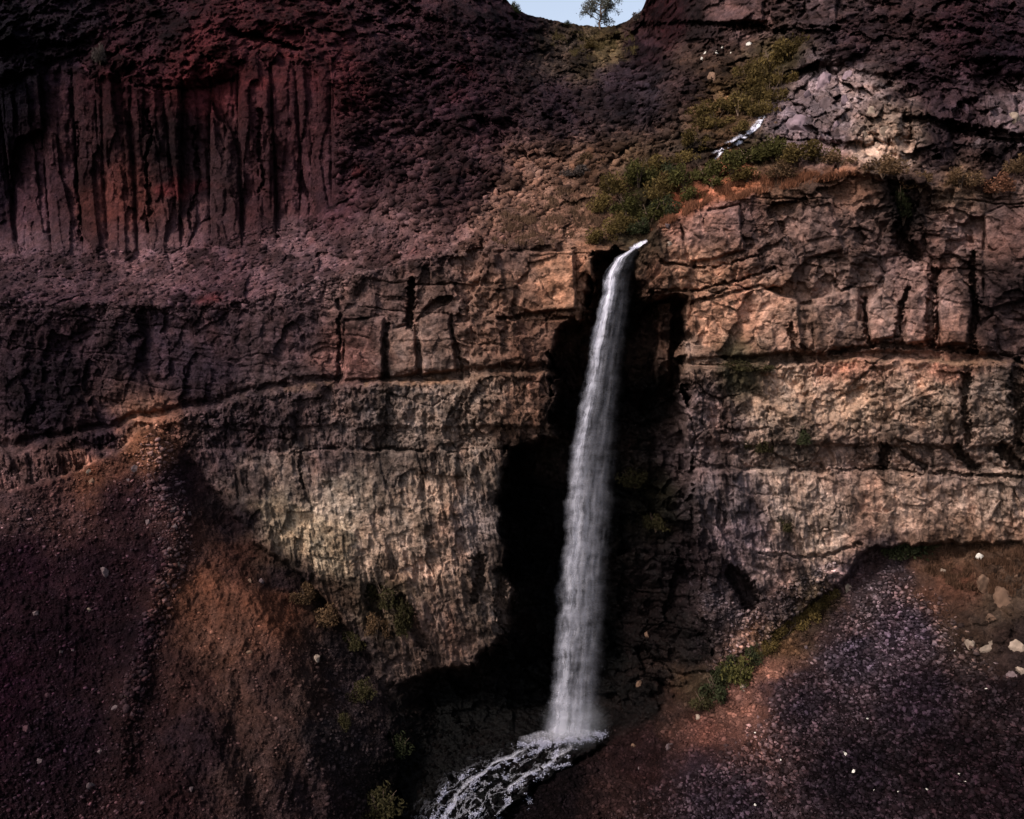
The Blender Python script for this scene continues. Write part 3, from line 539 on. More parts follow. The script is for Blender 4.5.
for a in [(972,646,22,'pale','large pale boulder standing on the dark scree at right'),(988,650,20,'pale','pale boulder leaning on the right side of the large pale one'),
          (1019,648,22,'pale','pale boulder cut by the right picture edge on the talus'),(1012,676,15,'grey','smaller grey boulder below the pale one at the right edge'),(1022,672,14,'pale','rough pale boulder at the right edge below its larger neighbour'),
          (984,586,22,'tan','flat tan rock capping a little earth pillar at right'),(1006,602,34,'tan','broad tan slab above the pale boulders at right'),(981,558,11,'white','whitish round boulder under the foot of the right wall'),
          (942,570,8,'pale','small pale stone at the top of the talus fan'),(1016,576,10,'tan','tan stone near the right edge below the wall'),(1010,560,8,'tan','little tan stone at the wall foot by the right edge'),
          (990,618,14,'tan','tan block set in the earth below the slab'),
          (104,573,14,'grey','grey boulder high on the dark left scree'),(89,610,9,'pale','pale angular stone alone on the left scree'),(35,614,9,'grey','grey stone near the left edge of the scree'),
          (60,652,7,'grey','left one of two small grey stones side by side on the scree'),(72,650,6,'grey','right one of two small grey stones side by side on the scree'),(47,695,8,'maroon','dark stone below the two side by side stones'),
          (127,695,8,'pale','small pale stone beside the brown gully edge'),(114,709,9,'grey','grey stone just below the pale one by the gully'),(25,730,17,'maroon','large rounded maroon boulder in the lower left scree'),
          (40,762,10,'grey','grey stone in the lowest left scree'),(90,786,10,'grey','angular grey stone at the bottom of the left scree'),(100,752,8,'grey','grey stone above the bottom left one'),
          (190,790,9,'grey','grey stone in the brown slope near the bottom edge'),(249,653,9,'tan','tan stone with a dark hollow beside it on the brown slope'),(315,660,12,'pale','upright pale block at the edge of the brown slope'),
          (260,582,9,'grey','grey stone right of the orange hump top'),(249,582,6,'tan','small tan stone beside the grey one on the orange hump'),
          (176,565,9,'pale','pale stone at the head of the brown hump'),(166,584,7,'grey','grey stone left of the brown hump'),(178,590,6,'tan','small tan stone on the side of the brown hump'),
          (88,472,8,'pale','pale stone in the orange notch of the ridge'),(91,481,9,'tan','tan stone below the pale one in the ridge notch'),
          (749,45,9,'white','large white stone under the dark upper right ledge'),(776,123,7,'tan','tan knob left of the smooth grey slab'),(780,109,9,'tan','tan block above the smooth grey slab'),
          (798,124,32,'lilac','big smooth lilac grey slab beside the upper cascade'),(824,80,19,'lilac','pale lilac block at the top of the outcrop'),(826,108,20,'grey','grey block in the middle of the pale outcrop'),
          (866,136,20,'pale','cream block at the foot of the pale outcrop'),(884,133,18,'pale','cream block beside the cream one at the outcrop foot'),(871,113,12,'pale','sharp pale block in the right of the outcrop'),
          (847,76,15,'lilac','lilac block near the top right of the outcrop'),(864,72,12,'grey','thin grey block at the outcrop skyline'),(845,102,14,'lilac','lilac block right of the outcrop middle'),(850,126,13,'grey','grey block left of the cream blocks'),
          (808,96,12,'lilac','small lilac block above the smooth slab'),(836,126,12,'lilac','lilac block between the slab and the cream blocks'),(835,90,9,'grey','little grey block between the two lilac ones'),
          (713,77,15,'tan','tan boulder left of the olive shrubs high on the right'),(646,635,12,'tan','olive tan boulder on the dark wall right of the falls'),(639,686,10,'tan','tan boulder low beside the base of the falls'),
          (669,748,12,'grey','grey boulder on the dark bank right of the falls'),(633,745,7,'tan','small tan stone near the foam right of the falls'),(640,768,7,'grey','small grey stone below the others on the dark bank'),
          (698,718,9,'pale','pale stone at the lower end of the pink earth track'),(744,688,10,'pale','pale stone beside the pink earth track'),(806,648,7,'grey','grey stone at the upper end of the bank'),
          (849,590,12,'pale','flat pale rock near the head of the bank'),(832,598,9,'pale','pale rock below the wall end at the bank head'),(1000,112,18,'lilac','lilac block in the dark cliff at upper right'),(1016,118,16,'pale','pale streaked block at the upper right edge'),
          (955,108,12,'lilac','lilac block left of centre in the upper right cliff'),(978,142,12,'grey','grey block low in the upper right cliff'),(930,128,10,'grey','small grey block beside the pale outcrop'),
          (670,243,9,'pale','pale stone on the rim right of the falls'),(668,225,8,'grey','grey stone on the rim above the falls'),(642,258,6,'tan','tan stone under the lip of the falls')]:
    boulder(*a)
for (x_, y_, w_) in [(134,469,11),(139,490,10),(134,503,9),(148,522,10),(172,510,10),(185,499,7),(174,527,9),(160,540,8),(128,480,7),(150,505,7),(188,515,7),(168,550,7)]:
    boulder(x_, y_, w_, random.choice(['grey', 'grey', 'maroon']), 'grey rock in the string of rocks down the left ridge', 'rocks strung down the left ridge', cat='rock', name='ridge_rock')
for (x_, y_) in [(899,792),(854,772),(846,754),(959,774),(965,782),(927,789),(986,689),(957,686),(955,651),(868,719),(929,728),(755,733),(875,790),(1005,803),(984,719),(755,805),(942,691),(827,805),(890,735),(826,742),(902,670),(780,760)]:
    boulder(x_, y_, random.uniform(3.5, 5.5) * (1.7 if (x_, y_) in ((899,792),(854,772),(846,754)) else 1), 'white', 'small bright white fragment lying among the dark talus stones', 'white fragments on the right talus', hw=.5, cat='stone', name='white_stone')
for (x_, y_) in [(731,53),(716,53),(702,58),(705,53),(723,47)]:
    boulder(x_, y_, 4.5, 'white', 'small white stone in the row under the dark upper ledge', 'row of white stones', cat='stone', name='white_stone')

# ------------------------------------------------------------------ shrubs and tree
def leaves(n, g, rx, ry, rz, ls, clumps=10, crownbase=.1):
    cc = g.normal(size=(clumps, 3)); cc /= np.linalg.norm(cc, axis=1)[:, None]; cc *= (.35 + .5 * g.random((clumps, 1)))
    cc[:, 2] = np.abs(cc[:, 2]) * .9 + crownbase
    k = g.integers(0, clumps, n); d = g.normal(size=(n, 3)); d /= np.linalg.norm(d, axis=1)[:, None]
    p = cc[k] + d * (.18 + .24 * g.random((n, 1))) * (.7 + .6 * g.random(clumps)[k][:, None]); p[:, 2] = np.abs(p[:, 2])
    p *= np.array([rx, ry, rz])
    a = g.normal(size=(n, 3)); a /= np.linalg.norm(a, axis=1)[:, None]; b = np.cross(a, g.normal(size=(n, 3))); b /= np.linalg.norm(b, axis=1)[:, None]
    s = ls * (.6 + .8 * g.random((n, 1)))
    v = np.stack([p - a * s, p - b * s * .45, p + a * s, p + b * s * .45], 1).reshape(-1, 3)
    f = np.arange(n * 4).reshape(n, 4)
    tone = (.6 + .8 * g.random(clumps))[k]
    return v, f, np.repeat(tone, 4)
def stems(g, n, rx, rz, r0=.03):
    V_, F_ = [], []
    for i in range(n):
        a = g.random() * 6.283; e = np.array([math.cos(a) * rx * g.uniform(.2, .8), math.sin(a) * rx * g.uniform(.2, .8), rz * g.uniform(.5, .95)])
        m_ = e * .5 + g.normal(size=3) * .08 * rx; pts = [np.zeros(3) - [0, 0, .25 * rz], m_, e]; rr = [r0, r0 * .7, r0 * .3]; o = len(V_)
        for p, r in zip(pts, rr):
            for t in range(5): V_.append(p + [math.cos(t * 1.2566) * r, math.sin(t * 1.2566) * r, 0])
        for s in range(2):
            for t in range(5): F_.append([o + s * 5 + t, o + s * 5 + (t + 1) % 5, o + s * 5 + 5 + (t + 1) % 5, o + s * 5 + 5 + t])
    return np.array(V_), np.array(F_)
def leaf_mat(name):
    m, nt, N = mat(name); L = nt.links.new
    out = N('ShaderNodeOutputMaterial'); bs = N('ShaderNodeBsdfPrincipled'); at = N('ShaderNodeAttribute'); at.attribute_name = 'Col'
    oi = N('ShaderNodeObjectInfo'); mr = N('ShaderNodeMapRange'); mr.inputs[3].default_value = .75; mr.inputs[4].default_value = 1.3; L(oi.outputs['Random'], mr.inputs[0])
    vm = N('ShaderNodeVectorMath'); vm.operation = 'SCALE'; L(at.outputs['Color'], vm.inputs[0]); L(mr.outputs[0], vm.inputs['Scale'])
    tr = N('ShaderNodeBsdfTranslucent'); mx = N('ShaderNodeMixShader'); mx.inputs[0].default_value = .25
    L(vm.outputs[0], bs.inputs['Base Color']); L(vm.outputs[0], tr.inputs[0]); bs.inputs['Roughness'].default_value = .8; bs.inputs['Specular IOR Level'].default_value = .03
    L(bs.outputs[0], mx.inputs[1]); L(tr.outputs[0], mx.inputs[2]); L(mx.outputs[0], out.inputs[0]); return m
M_LEAF = leaf_mat('leaf'); M_BARK = flat_mat('bark', (88, 72, 62), nscale=6)
KC = {'green': (66, 62, 34), 'dark': (44, 46, 30), 'olive': (80, 66, 38), 'brown': (86, 66, 48), 'rust': (104, 70, 54), 'grey': (80, 70, 66), 'moss': (52, 47, 30)}
_sh = {}
def shrub_meshes(kind, v):
    if (kind, v) not in _sh:
        g = np.random.default_rng(900 + v)
        n = 1300; V_, F_, t = leaves(n, g, 1, 1, 1, .075, 11)
        c = .72 * s2l(KC[kind]) * (t * 1.1)[:, None] * (1 + .25 * (np.random.default_rng(v).random((len(t), 1)) - .5))
        fm = mesh('foliage', V_, F_, c, (M_LEAF,)); sv, sf = stems(g, 7, 1, 1)
        _sh[(kind, v)] = (fm, mesh('stem', sv, sf, None, (M_BARK,)))
    return _sh[(kind, v)]
def shrub(px, py, w, h, kind, label, group=None, name='shrub', cat='shrub'):
    v = random.randrange(4); fm, sm = shrub_meshes(kind, v)
    p = surf(px, py + h * .38)[0]; s = p[1] * PXM
    e = put(name, None, label=label, cat=cat, group=group, loc=(p[0], p[1] - .1, p[2]), rot=(0, 0, random.uniform(0, 6.28)), scale=(w * s * .78, w * s * .6, h * s * .95))
    put('foliage', fm, parent=e); put('stem', sm, parent=e)
GR = 'green shrubs crowding the hollow above the falls'
for (x_, y_, w_, h_, k_) in [(612,186,30,24,'olive'),(638,176,32,26,'green'),(661,190,30,24,'olive'),(627,205,30,24,'green'),(650,212,28,22,'green'),(683,180,28,22,'green'),(706,172,24,20,'green'),(668,172,24,20,'dark'),
                             (602,205,24,20,'olive'),(618,226,26,20,'olive'),(640,228,22,16,'dark'),(690,196,22,16,'green'),(665,208,24,18,'dark'),(598,238,26,16,'olive'),(650,165,24,18,'olive')]:
    shrub(x_, y_, w_, h_, k_, 'green shrub among those crowding the hollow above the falls', GR)
for (x_, y_, w_, h_) in [(773,60,32,30),(790,48,26,20),(757,85,30,26),(738,104,30,22),(768,94,26,22),(714,122,28,18),(700,112,22,16),(780,78,24,20),(745,70,18,16),(690,140,22,16),(704,146,20,14),(725,108,22,16),(752,112,24,16),(740,128,18,12),(684,158,22,14),(762,110,20,16)]:
    shrub(x_, y_, w_, h_, 'olive', 'olive shrub in the strip climbing above the upper cascade', 'olive shrubs above the upper cascade')
for (x_, y_, w_, h_, k_) in [(730,165,34,20,'green'),(752,156,34,22,'green'),(772,150,30,20,'green'),(795,158,32,20,'olive'),(818,152,28,20,'olive'),(778,172,28,16,'brown'),(745,175,30,14,'olive'),(712,182,26,14,'green'),(838,160,24,14,'brown')]:
    shrub(x_, y_, w_, h_, k_, 'bush in the green band below the upper cascade', 'bushes below the upper cascade')
for a in [(882,168,34,18,'brown','brown bush at the head of the dark notch in the right rim'),(960,180,32,20,'brown','round brown bush on the right rim'),(997,186,28,18,'rust','rusty bush on the right rim near the picture edge'),(1016,166,22,18,'brown','brown bush at the right picture edge above the rim'),
          (903,205,22,34,'dark','dark tall bush hanging in the notch of the right rim'),(920,182,24,16,'brown','small brown bush between the notch and the round bush'),
          (800,437,15,17,'dark','small dark bush rooted halfway up the right wall'),(757,444,22,18,'moss','mossy bush in a crack of the right wall'),(748,366,36,10,'moss','low mossy growth lying on the right ledge'),(782,523,20,18,'moss','mossy bush low on the right wall'),
          (903,547,32,24,'dark','dark green bush at the apex of the talus fan'),(930,543,24,14,'moss','flat bush beside the dark one at the talus apex'),
          (383,592,30,34,'moss','brown green bush hanging under the buff wall'),(404,616,32,34,'moss','larger mossy bush under the buff wall'),(376,625,24,24,'brown','brown bush left of the mossy ones under the wall'),
          (306,592,26,22,'brown','brown bush at the upper end of the left gully'),(330,612,26,22,'brown','brown bush in the left gully under the wall'),(352,640,22,18,'moss','low mossy bush in the left gully'),
          (635,478,30,20,'moss','hanging moss clump behind the falls'),(655,520,24,22,'moss','dark moss clump below the one behind the falls'),
          (716,684,32,28,'dark','dark green bush at the lower end of the bank'),(738,670,34,28,'green','green bush in the middle of the dark clump on the bank'),(752,656,22,20,'dark','dark bush at the upper end of the clump on the bank'),
          (381,803,36,32,'moss','mossy green bush at the bottom edge of the ravine'),(362,690,24,20,'moss','mossy bush on the left side of the ravine'),(398,745,24,22,'dark','dark bush deep in the ravine'),(345,720,18,14,'moss','small mossy bush at the scree edge'),(726,668,30,24,'dark','dark bush behind the green one in the clump on the bank'),(704,700,24,18,'moss','mossy bush at the lowest tip of the bank'),
          (515,10,9,12,'dark','small dark bush on the skyline left of the gap'),(638,16,11,9,'grey','small grey bush on the skyline right of the lone tree'),(566,24,8,5,'dark','tiny bush on the skyline left of the tree'),
          (590,46,14,8,'olive','olive bush just under the skyline'),(575,172,22,12,'grey','grey bush at the top of the tan slope'),(590,160,18,12,'brown','brown bush above the tan slope'),
          (100,55,12,16,'grey','thin grey bush on top of the left columns')]:
    shrub(*a)
for (x_, y_, w_, h_) in [(772,640,20,16),(784,630,20,16),(796,621,20,16),(808,611,20,16),(820,602,18,14),(830,594,16,12),(762,650,16,12)]:
    shrub(x_, y_, w_, h_, 'olive', 'yellow olive bush in the row edging the bank', 'olive bushes edging the bank')

# lone tree on the skyline
def lone_tree(px, py, hpx):
    p = surf(px, py)[0]; Hh = hpx * p[1] * PXM; g = np.random.default_rng(77)
    e = put('skyline_tree', None, label='lone open crowned tree on the skyline in the gap above the falls', cat='tree', loc=(p[0], p[1], p[2] - .3))
    V_, F_ = [], []; tips = []
    def limb(a, b, r0, r1, seg=4):
        pts = [a + (b - a) * t + g.normal(size=3) * .03 * np.linalg.norm(b - a) * (0 < t < 1) for t in np.linspace(0, 1, seg)]; o = len(V_)
        for i, q_ in enumerate(pts):
            r = r0 + (r1 - r0) * i / (seg - 1); d = (b - a) / np.linalg.norm(b - a); u = np.cross(d, [.3, .9, .1]); u /= np.linalg.norm(u); w = np.cross(d, u)
            for t in range(6): V_.append(q_ + (u * math.cos(t * 1.047) + w * math.sin(t * 1.047)) * r)
        for s in range(seg - 1):
            for t in range(6): F_.append([o + s * 6 + t, o + s * 6 + (t + 1) % 6, o + s * 6 + 6 + (t + 1) % 6, o + s * 6 + 6 + t])
    top = np.array([.3, 0, Hh * .8]); limb(np.zeros(3) - [0, 0, .6], top, Hh * .028, Hh * .008, 6)
    for i in range(15):
        t = .14 + .8 * i / 15; base = top * t; a = i * 2.4 + g.random(); L_ = Hh * (.46 - .28 * t) * g.uniform(.8, 1.15)
        end = base + np.array([math.cos(a) * L_, math.sin(a) * L_, L_ * g.uniform(.25, .75)]); limb(base, end, Hh * .011, Hh * .003)
        for j in range(6):
            s = g.uniform(.35, 1); q0 = base + (end - base) * s; e2 = q0 + g.normal(size=3) * L_ * .24 + [0, 0, .1 * L_]; limb(q0, e2, Hh * .004, Hh * .0015, 3); tips += [e2, (q0 + e2) / 2]
    put('trunk', mesh('trunk', np.array(V_), np.array(F_), None, (M_BARK,)), parent=e)
    tips = np.array(tips); n = 7500; k = g.integers(0, len(tips), n); P_ = tips[k] + g.normal(size=(n, 3)) * Hh * .036
    a = g.normal(size=(n, 3)); a /= np.linalg.norm(a, axis=1)[:, None]; b = np.cross(a, g.normal(size=(n, 3))); b /= np.linalg.norm(b, axis=1)[:, None]; s = .17 * (.6 + .8 * g.random((n, 1)))
    vv = np.stack([P_ - a * s, P_ - b * s * .5, P_ + a * s, P_ + b * s * .5], 1).reshape(-1, 3)
    c = .6 * s2l((92, 92, 84)) * (.6 + .8 * g.random(len(tips)))[k][:, None]
    put('crown', mesh('crown', vv, np.arange(n * 4).reshape(n, 4), np.repeat(c, 4, 0), (M_LEAF,)), parent=e)
lone_tree(600, 28, 42)

# dry grass and ground cover
def tufts(name, poly, n, colr, label, hgt=.45):
    g = np.random.default_rng(len(poly) * 7 + n); x, y = pts_in(poly, n, g, lambda x, y: sstep(-.02, .2, fbm(x * .07, y * .12, x * 0 + 4, 3, 150)) + .02); P = surf(x, y)
    k = 4; P = np.repeat(P, k, 0) + g.normal(size=(n * k, 3)) * [.12, .12, 0]; a = g.random(n * k) * 6.283; h = hgt * (.5 + g.random(n * k))
    d = np.c_[np.cos(a), np.sin(a), np.zeros(n * k)] * .05; tip = P + np.c_[g.normal(size=(n * k, 2)) * .16, h]
    vv = np.stack([P - d - [0, 0, .1], P + d - [0, 0, .1], tip], 1).reshape(-1, 3); c = .55 * s2l(colr) * (.6 + .8 * g.random(n))[:, None]
    put(name, mesh(name, vv, np.arange(n * k * 3).reshape(-1, 3), np.repeat(np.repeat(c, k, 0), 3, 0), (M_LEAF,)), kind='stuff', label=label, cat='grass')
tufts('dry_grass', [(500,215),(560,188),(605,190),(600,235),(540,245),(490,245)], 2200, (120,92,74), 'dry tan grass on the slope left of the falls lip')
tufts('ledge_grass', [(645,235),(690,198),(740,180),(840,168),(870,172),(760,194),(700,208),(660,228)], 3000, (122,80,60), 'rusty grass along the rim right of the falls')
tufts('wall_foot_grass', [(905,548),(1040,545),(1040,600),(960,590),(920,570)], 1800, (104,76,60), 'rusty grass below the foot of the right wall')
tufts('skyline_grass', [(555,30),(600,34),(630,30),(640,55),(580,60),(550,45)], 900, (98,84,56), 'olive grass under the skyline gap', .6)

# ------------------------------------------------------------------ water
def water_mat(name, base=.55, thr=(.42, .62), vs=.06, us=9.0, edge=.22, col=(.70, .68, .77), lace=False):
    m, nt, N = mat(name); L = nt.links.new
    out = N('ShaderNodeOutputMaterial'); at = N('ShaderNodeAttribute'); at.attribute_name = 'flow'; sx = N('ShaderNodeSeparateXYZ'); L(at.outputs['Vector'], sx.inputs[0])
    def math_(op, a, b=None, c=None, clamp=False):
        n = N('ShaderNodeMath'); n.operation = op; n.use_clamp = clamp
        for i, v in enumerate((a, b, c)):
            if v is None: continue
            if isinstance(v, (int, float)): n.inputs[i].default_value = v
            else: L(v, n.inputs[i])
        return n.outputs[0]
    cb = N('ShaderNodeCombineXYZ'); L(math_('MULTIPLY', sx.outputs[0], us), cb.inputs[0]); L(math_('MULTIPLY', sx.outputs[1], vs), cb.inputs[1]); L(math_('MULTIPLY', sx.outputs[2], 17.3), cb.inputs[2])
    n1 = N('ShaderNodeTexNoise'); n1.inputs['Scale'].default_value = 1; n1.inputs['Detail'].default_value = 5; n1.inputs['Roughness'].default_value = .62; n1.inputs['Distortion'].default_value = .3; L(cb.outputs[0], n1.inputs[0])
    cb2 = N('ShaderNodeCombineXYZ'); L(math_('MULTIPLY', sx.outputs[0], us * .35), cb2.inputs[0]); L(math_('MULTIPLY', sx.outputs[1], vs * 5), cb2.inputs[1]); L(math_('MULTIPLY', sx.outputs[2], 7.7), cb2.inputs[2])
    n2 = N('ShaderNodeTexNoise'); n2.inputs['Scale'].default_value = 1; n2.inputs['Detail'].default_value = 4; L(cb2.outputs[0], n2.inputs[0])
    s = math_('MULTIPLY_ADD', n2.outputs[0], .45, math_('MULTIPLY', n1.outputs[0], .8))
    mr = N('ShaderNodeMapRange'); mr.interpolation_type = 'SMOOTHSTEP'; mr.inputs[1].default_value = thr[0]; mr.inputs[2].default_value = thr[1]; mr.inputs[3].default_value = 0; mr.inputs[4].default_value = 1; 
    if lace:
        s = math_('ABSOLUTE', math_('SUBTRACT', n1.outputs[0], .5)); mr.inputs[1].default_value = thr[1]; mr.inputs[2].default_value = thr[0]
        mr.inputs[3].default_value = 0; mr.inputs[4].default_value = 1
        s2_ = N('ShaderNodeMapRange'); s2_.inputs[1].default_value = .4; s2_.inputs[2].default_value = .6; L(n2.outputs[0], s2_.inputs[0])
    L(s, mr.inputs[0])
    # edge fade in u
    u = sx.outputs[0]; eu = math_('MINIMUM', math_('MULTIPLY', u, 2.6), math_('SUBTRACT', 1.0, u))
    eu = math_('ADD', eu, math_('MULTIPLY', math_('SUBTRACT', n2.outputs[0], .5), .3))
    er = N('ShaderNodeMapRange'); er.interpolation_type = 'SMOOTHSTEP'; er.inputs[1].default_value = 0; er.inputs[2].default_value = edge; L(eu, er.inputs[0])
    dn = N('ShaderNodeAttribute'); dn.attribute_name = 'Col'
    al = math_('MULTIPLY', math_('MULTIPLY', math_('MULTIPLY_ADD', mr.outputs[0], 1 - base, base * .5), er.outputs[0]), dn.outputs['Fac'], clamp=True)
    di = N('ShaderNodeBsdfDiffuse'); di.inputs[0].default_value = (*col, 1); tl = N('ShaderNodeBsdfTranslucent'); tl.inputs[0].default_value = (*col, 1)
    mx = N('ShaderNodeMixShader'); mx.inputs[0].default_value = .4; L(di.outputs[0], mx.inputs[1]); L(tl.outputs[0], mx.inputs[2])
    tp = N('ShaderNodeBsdfTransparent'); m2 = N('ShaderNodeMixShader'); L(al, m2.inputs[0]); L(tp.outputs[0], m2.inputs[1]); L(mx.outputs[0], m2.inputs[2]); L(m2.outputs[0], out.inputs[0])
    return m
M_FALL = water_mat('falling_water', .14, (.50, .72), .16, 9.0, .42)
LE = [(246,638),(252,626),(258,614),(272,604),(300,599),(330,592),(370,584),(420,575),(460,566),(500,562),(540,562),(580,557),(640,552),(690,548),(738,541)]
RE = [(246,643),(252,640),(258,638),(272,636),(300,634),(330,630),(370,626),(420,622),(460,621),(500,619),(540,616),(580,612),(640,609),(690,607),(738,606)]
YD = [(246,99.5),(252,98.8),(262,98.2),(300,97.4),(400,96.6),(740,96)]
falls = put('waterfall', None, label='tall white waterfall plunging from the rim notch into the dark hollow', cat='waterfall', kind='thing', loc=world(575, 738, 96))
bx, by, bz = falls.location
def density(u, v, layer):
    # thicker on the left strand and near the lip
    top = np.exp(-((v - 246) / 75.0))
    left = np.exp(-((u - .15 - .04 * perlin(v * .03, v * 0 + layer, v * 0, 14)) / (.17 + .07 * sstep(420, 560, v))) ** 2) * (1 + .35 * perlin(v * .06, v * 0 + layer, u * 2, 13))
    midd = .10 + .13 * sstep(400, 560, v)
    d = left * (.42 + 1.7 * top) + midd * np.exp(-((u - .62) / .34) ** 2) * (1 - .85 * np.clip(top, 0, 1)) + .22 * np.exp(-((v - 732) / 22.0) ** 2)
    return d * sstep(743, 729, v)
def curtain(layer, off, wd, seed, dm):
    vs = np.linspace(246, 738, 420); us = np.linspace(0, 1, 49)
    le = line(LE, vs) + 3.2 * perlin(vs * .05, vs * 0 + seed, vs * 0, 7) + 1.2 * perlin(vs * .2, vs * 0 + seed, vs * 0, 7); re = line(RE, vs) + 2.0 * perlin(vs * .04, vs * 0 + seed + 5, vs * 0, 8)
    c = (le + re) / 2; hw = (re - le) / 2 * wd
    U, Vv = np.meshgrid(us, vs); P = c[:, None] + (U * 2 - 1) * hw[:, None]
    bow = np.sqrt(np.clip(1 - (U * 2 - 1) ** 2, 0, 1))
    Dp = line(YD, Vv) + off * (hw[:, None] * 97 * PXM) * bow + .15 * perlin(U * 9, Vv * .05, U * 0 + seed, 9)
    X_, Y_, Z_ = world(P, Vv, Dp); vv = np.stack([X_ - bx, Y_ - by, Z_ - bz], -1).reshape(-1, 3)
    ii = np.arange(len(vs) * len(us)).reshape(len(vs), len(us)); F = np.stack([ii[:-1, :-1], ii[1:, :-1], ii[1:, 1:], ii[:-1, 1:]], -1).reshape(-1, 4)
    fl = np.stack([U, (Vv - 246) * .12, np.full(U.shape, seed)], -1).reshape(-1, 3)
    dd = np.clip(density(U, Vv, layer) * dm, 0, 1).reshape(-1)
    put('water_curtain', mesh('water_curtain', vv, F, np.repeat(dd[:, None], 3, 1), (M_FALL,), smooth=True, attr=fl), parent=falls)
for i, (off, wd, dm) in enumerate([(-.45, .8, .78), (-.15, .96, .44), (.15, 1.02, .30), (.45, .85, .24)]):
    curtain(i, off, wd, 1.7 + i * 2.3, dm)

# flowing sheets over ground: polyline with half widths in px
M_FOAM = water_mat('foam', 0, (.004, .035), .38, 6.0, .5, lace=True)
def flow(name, pts, ws, label, m, dens=1.0, lift=.15, seed=1.0, kind='structure', n=260, nu=25, wsnoise=3):
    p = np.array(pts, float); s = np.r_[0, np.cumsum(np.hypot(*np.diff(p, axis=0).T))]; t = np.linspace(0, s[-1], n)
    cx_ = np.interp(t, s, p[:, 0]) + wsnoise * perlin(t * .06, t * 0 + seed, t * 0, 12); cy_ = np.interp(t, s, p[:, 1]); w = np.interp(t, s, ws)
    dx = np.gradient(cx_); dy = np.gradient(cy_); L_ = np.hypot(dx, dy); nx, ny = -dy / L_, dx / L_
    us = np.linspace(0, 1, nu); xx = cx_[:, None] + nx[:, None] * (us * 2 - 1) * w[:, None]; yy = cy_[:, None] + ny[:, None] * (us * 2 - 1) * w[:, None]
    P = surf(xx.ravel(), yy.ravel()).reshape(n, nu, 3).astype(float)
    for _ in range(2): P[1:-1, 1:-1] = (P[:-2, 1:-1] + P[2:, 1:-1] + P[1:-1, :-2] + P[1:-1, 2:]) / 4
    d = P / np.linalg.norm(P, axis=-1, keepdims=True); P = P - d * .2 + np.array([0, 0, lift])
    ii = np.arange(n * nu).reshape(n, nu); F = np.stack([ii[:-1, :-1], ii[1:, :-1], ii[1:, 1:], ii[:-1, 1:]], -1).reshape(-1, 4)
    fl = np.stack([np.repeat(us[None], n, 0), np.repeat((t * .12)[:, None], nu, 1), np.full((n, nu), seed)], -1).reshape(-1, 3)
    put(name, mesh(name, P.reshape(-1, 3), F, np.repeat((dens * np.clip(np.minimum(t - t[0], t[-1] - t) / (.12 * t[-1]), 0, 1) ** .7)[:, None], nu * 3, 1).reshape(-1, 3), (m,), smooth=True, attr=fl), kind=kind, label=label)
flow('stream', [(568,738),(545,752),(515,768),(480,786),(458,802),(444,822),(425,860)], [16,20,26,32,36,40,44], 'lacy foam spreading over the dark stones of the stream', M_FOAM, .2, seed=2.0)
M_FOAM3 = water_mat('rapid_foam', .15, (.46, .66), .5, 3.0, .6)
flow('stream', [(535,744),(512,757),(492,764),(474,780),(460,790),(450,806),(441,825),(430,850)], [2,3,2,3,2.5,3.5,3,3], 'white strand of the stream along its left side', M_FOAM3, .38, seed=6.0, lift=.2, wsnoise=7)
flow('stream', [(572,744),(556,757),(545,768),(524,776),(510,790),(503,808),(494,830)], [4,3.5,2,2.5,1.6,2,2], 'white strand of the stream in its middle', M_FOAM3, .34, seed=7.0, lift=.2, wsnoise=7)
M_FOAM2 = water_mat('white_foam', .35, (.42, .62), 1.6, 6.0, .5)
flow('plunge_foam', [(518,744),(538,741),(562,738),(582,737),(598,736)], [5,8,9,7,3], 'white foam where the falls meet the pool', M_FOAM2, .3, lift=.35, seed=3.0)
flow('upper_cascade', [(764,116),(757,126),(748,134),(738,141),(724,148),(712,158)], [2.2,4,3,5.5,3.8,5], 'thin white cascade on the upper right slope', M_FOAM3, 1.5, lift=.2, seed=4.0, wsnoise=3)
flow('lip_stream', [(647,243),(642,245),(637,248),(630,253)], [1.5,2.5,3.2,4], 'white water sliding to the lip of the falls', M_FOAM2, 1.3, lift=.3, seed=5.0, wsnoise=0)

# broken foam and flying drops: thousands of small white blobs
M_DROP = flat_mat('foam_drops', (132, 131, 146), nscale=2, var=.15, bump=0, rand=0)
OV = np.array([(1,0,0),(-1,0,0),(0,1,0),(0,-1,0),(0,0,1),(0,0,-1)], float); OF = np.array([(0,2,4),(2,1,4),(1,3,4),(3,0,4),(2,0,5),(1,2,5),(3,1,5),(0,3,5)])
def blobs(name, P, size, stretch, label):
    g = np.random.default_rng(len(P)); n = len(P)
    v = OV[None] * (size[:, None] * (.6 + .8 * g.random((n, 3))) * np.array(stretch))[:, None] + P[:, None]
    f = OF[None] + (np.arange(n) * 6)[:, None, None]
    put(name, mesh(name, v.reshape(-1, 3), f.reshape(-1, 3), None, (M_DROP,)), kind='stuff', label=label, cat='foam')
def along(pts, n, spread, g, clump=.12, thr=.0, seed=0):
    p = np.array(pts, float); s_ = np.r_[0, np.cumsum(np.hypot(*np.diff(p, axis=0).T))]; t = g.random(n * 4) * s_[-1]
    x = np.interp(t, s_, p[:, 0]) + 6 * perlin(t * .05, t * 0 + seed, t * 0, 15) + g.normal(size=n * 4) * spread; y = np.interp(t, s_, p[:, 1]) + 3 * perlin(t * .06, t * 0 + seed + 5, t * 0, 15) + g.normal(size=n * 4) * spread * .55
    k = (fbm(x * clump, y * clump * 1.5, x * 0 + seed, 3, 170) + .3 * perlin(t * .12, t * 0 + seed, t * 0, 16)) > thr
    return x[k][:n], y[k][:n]
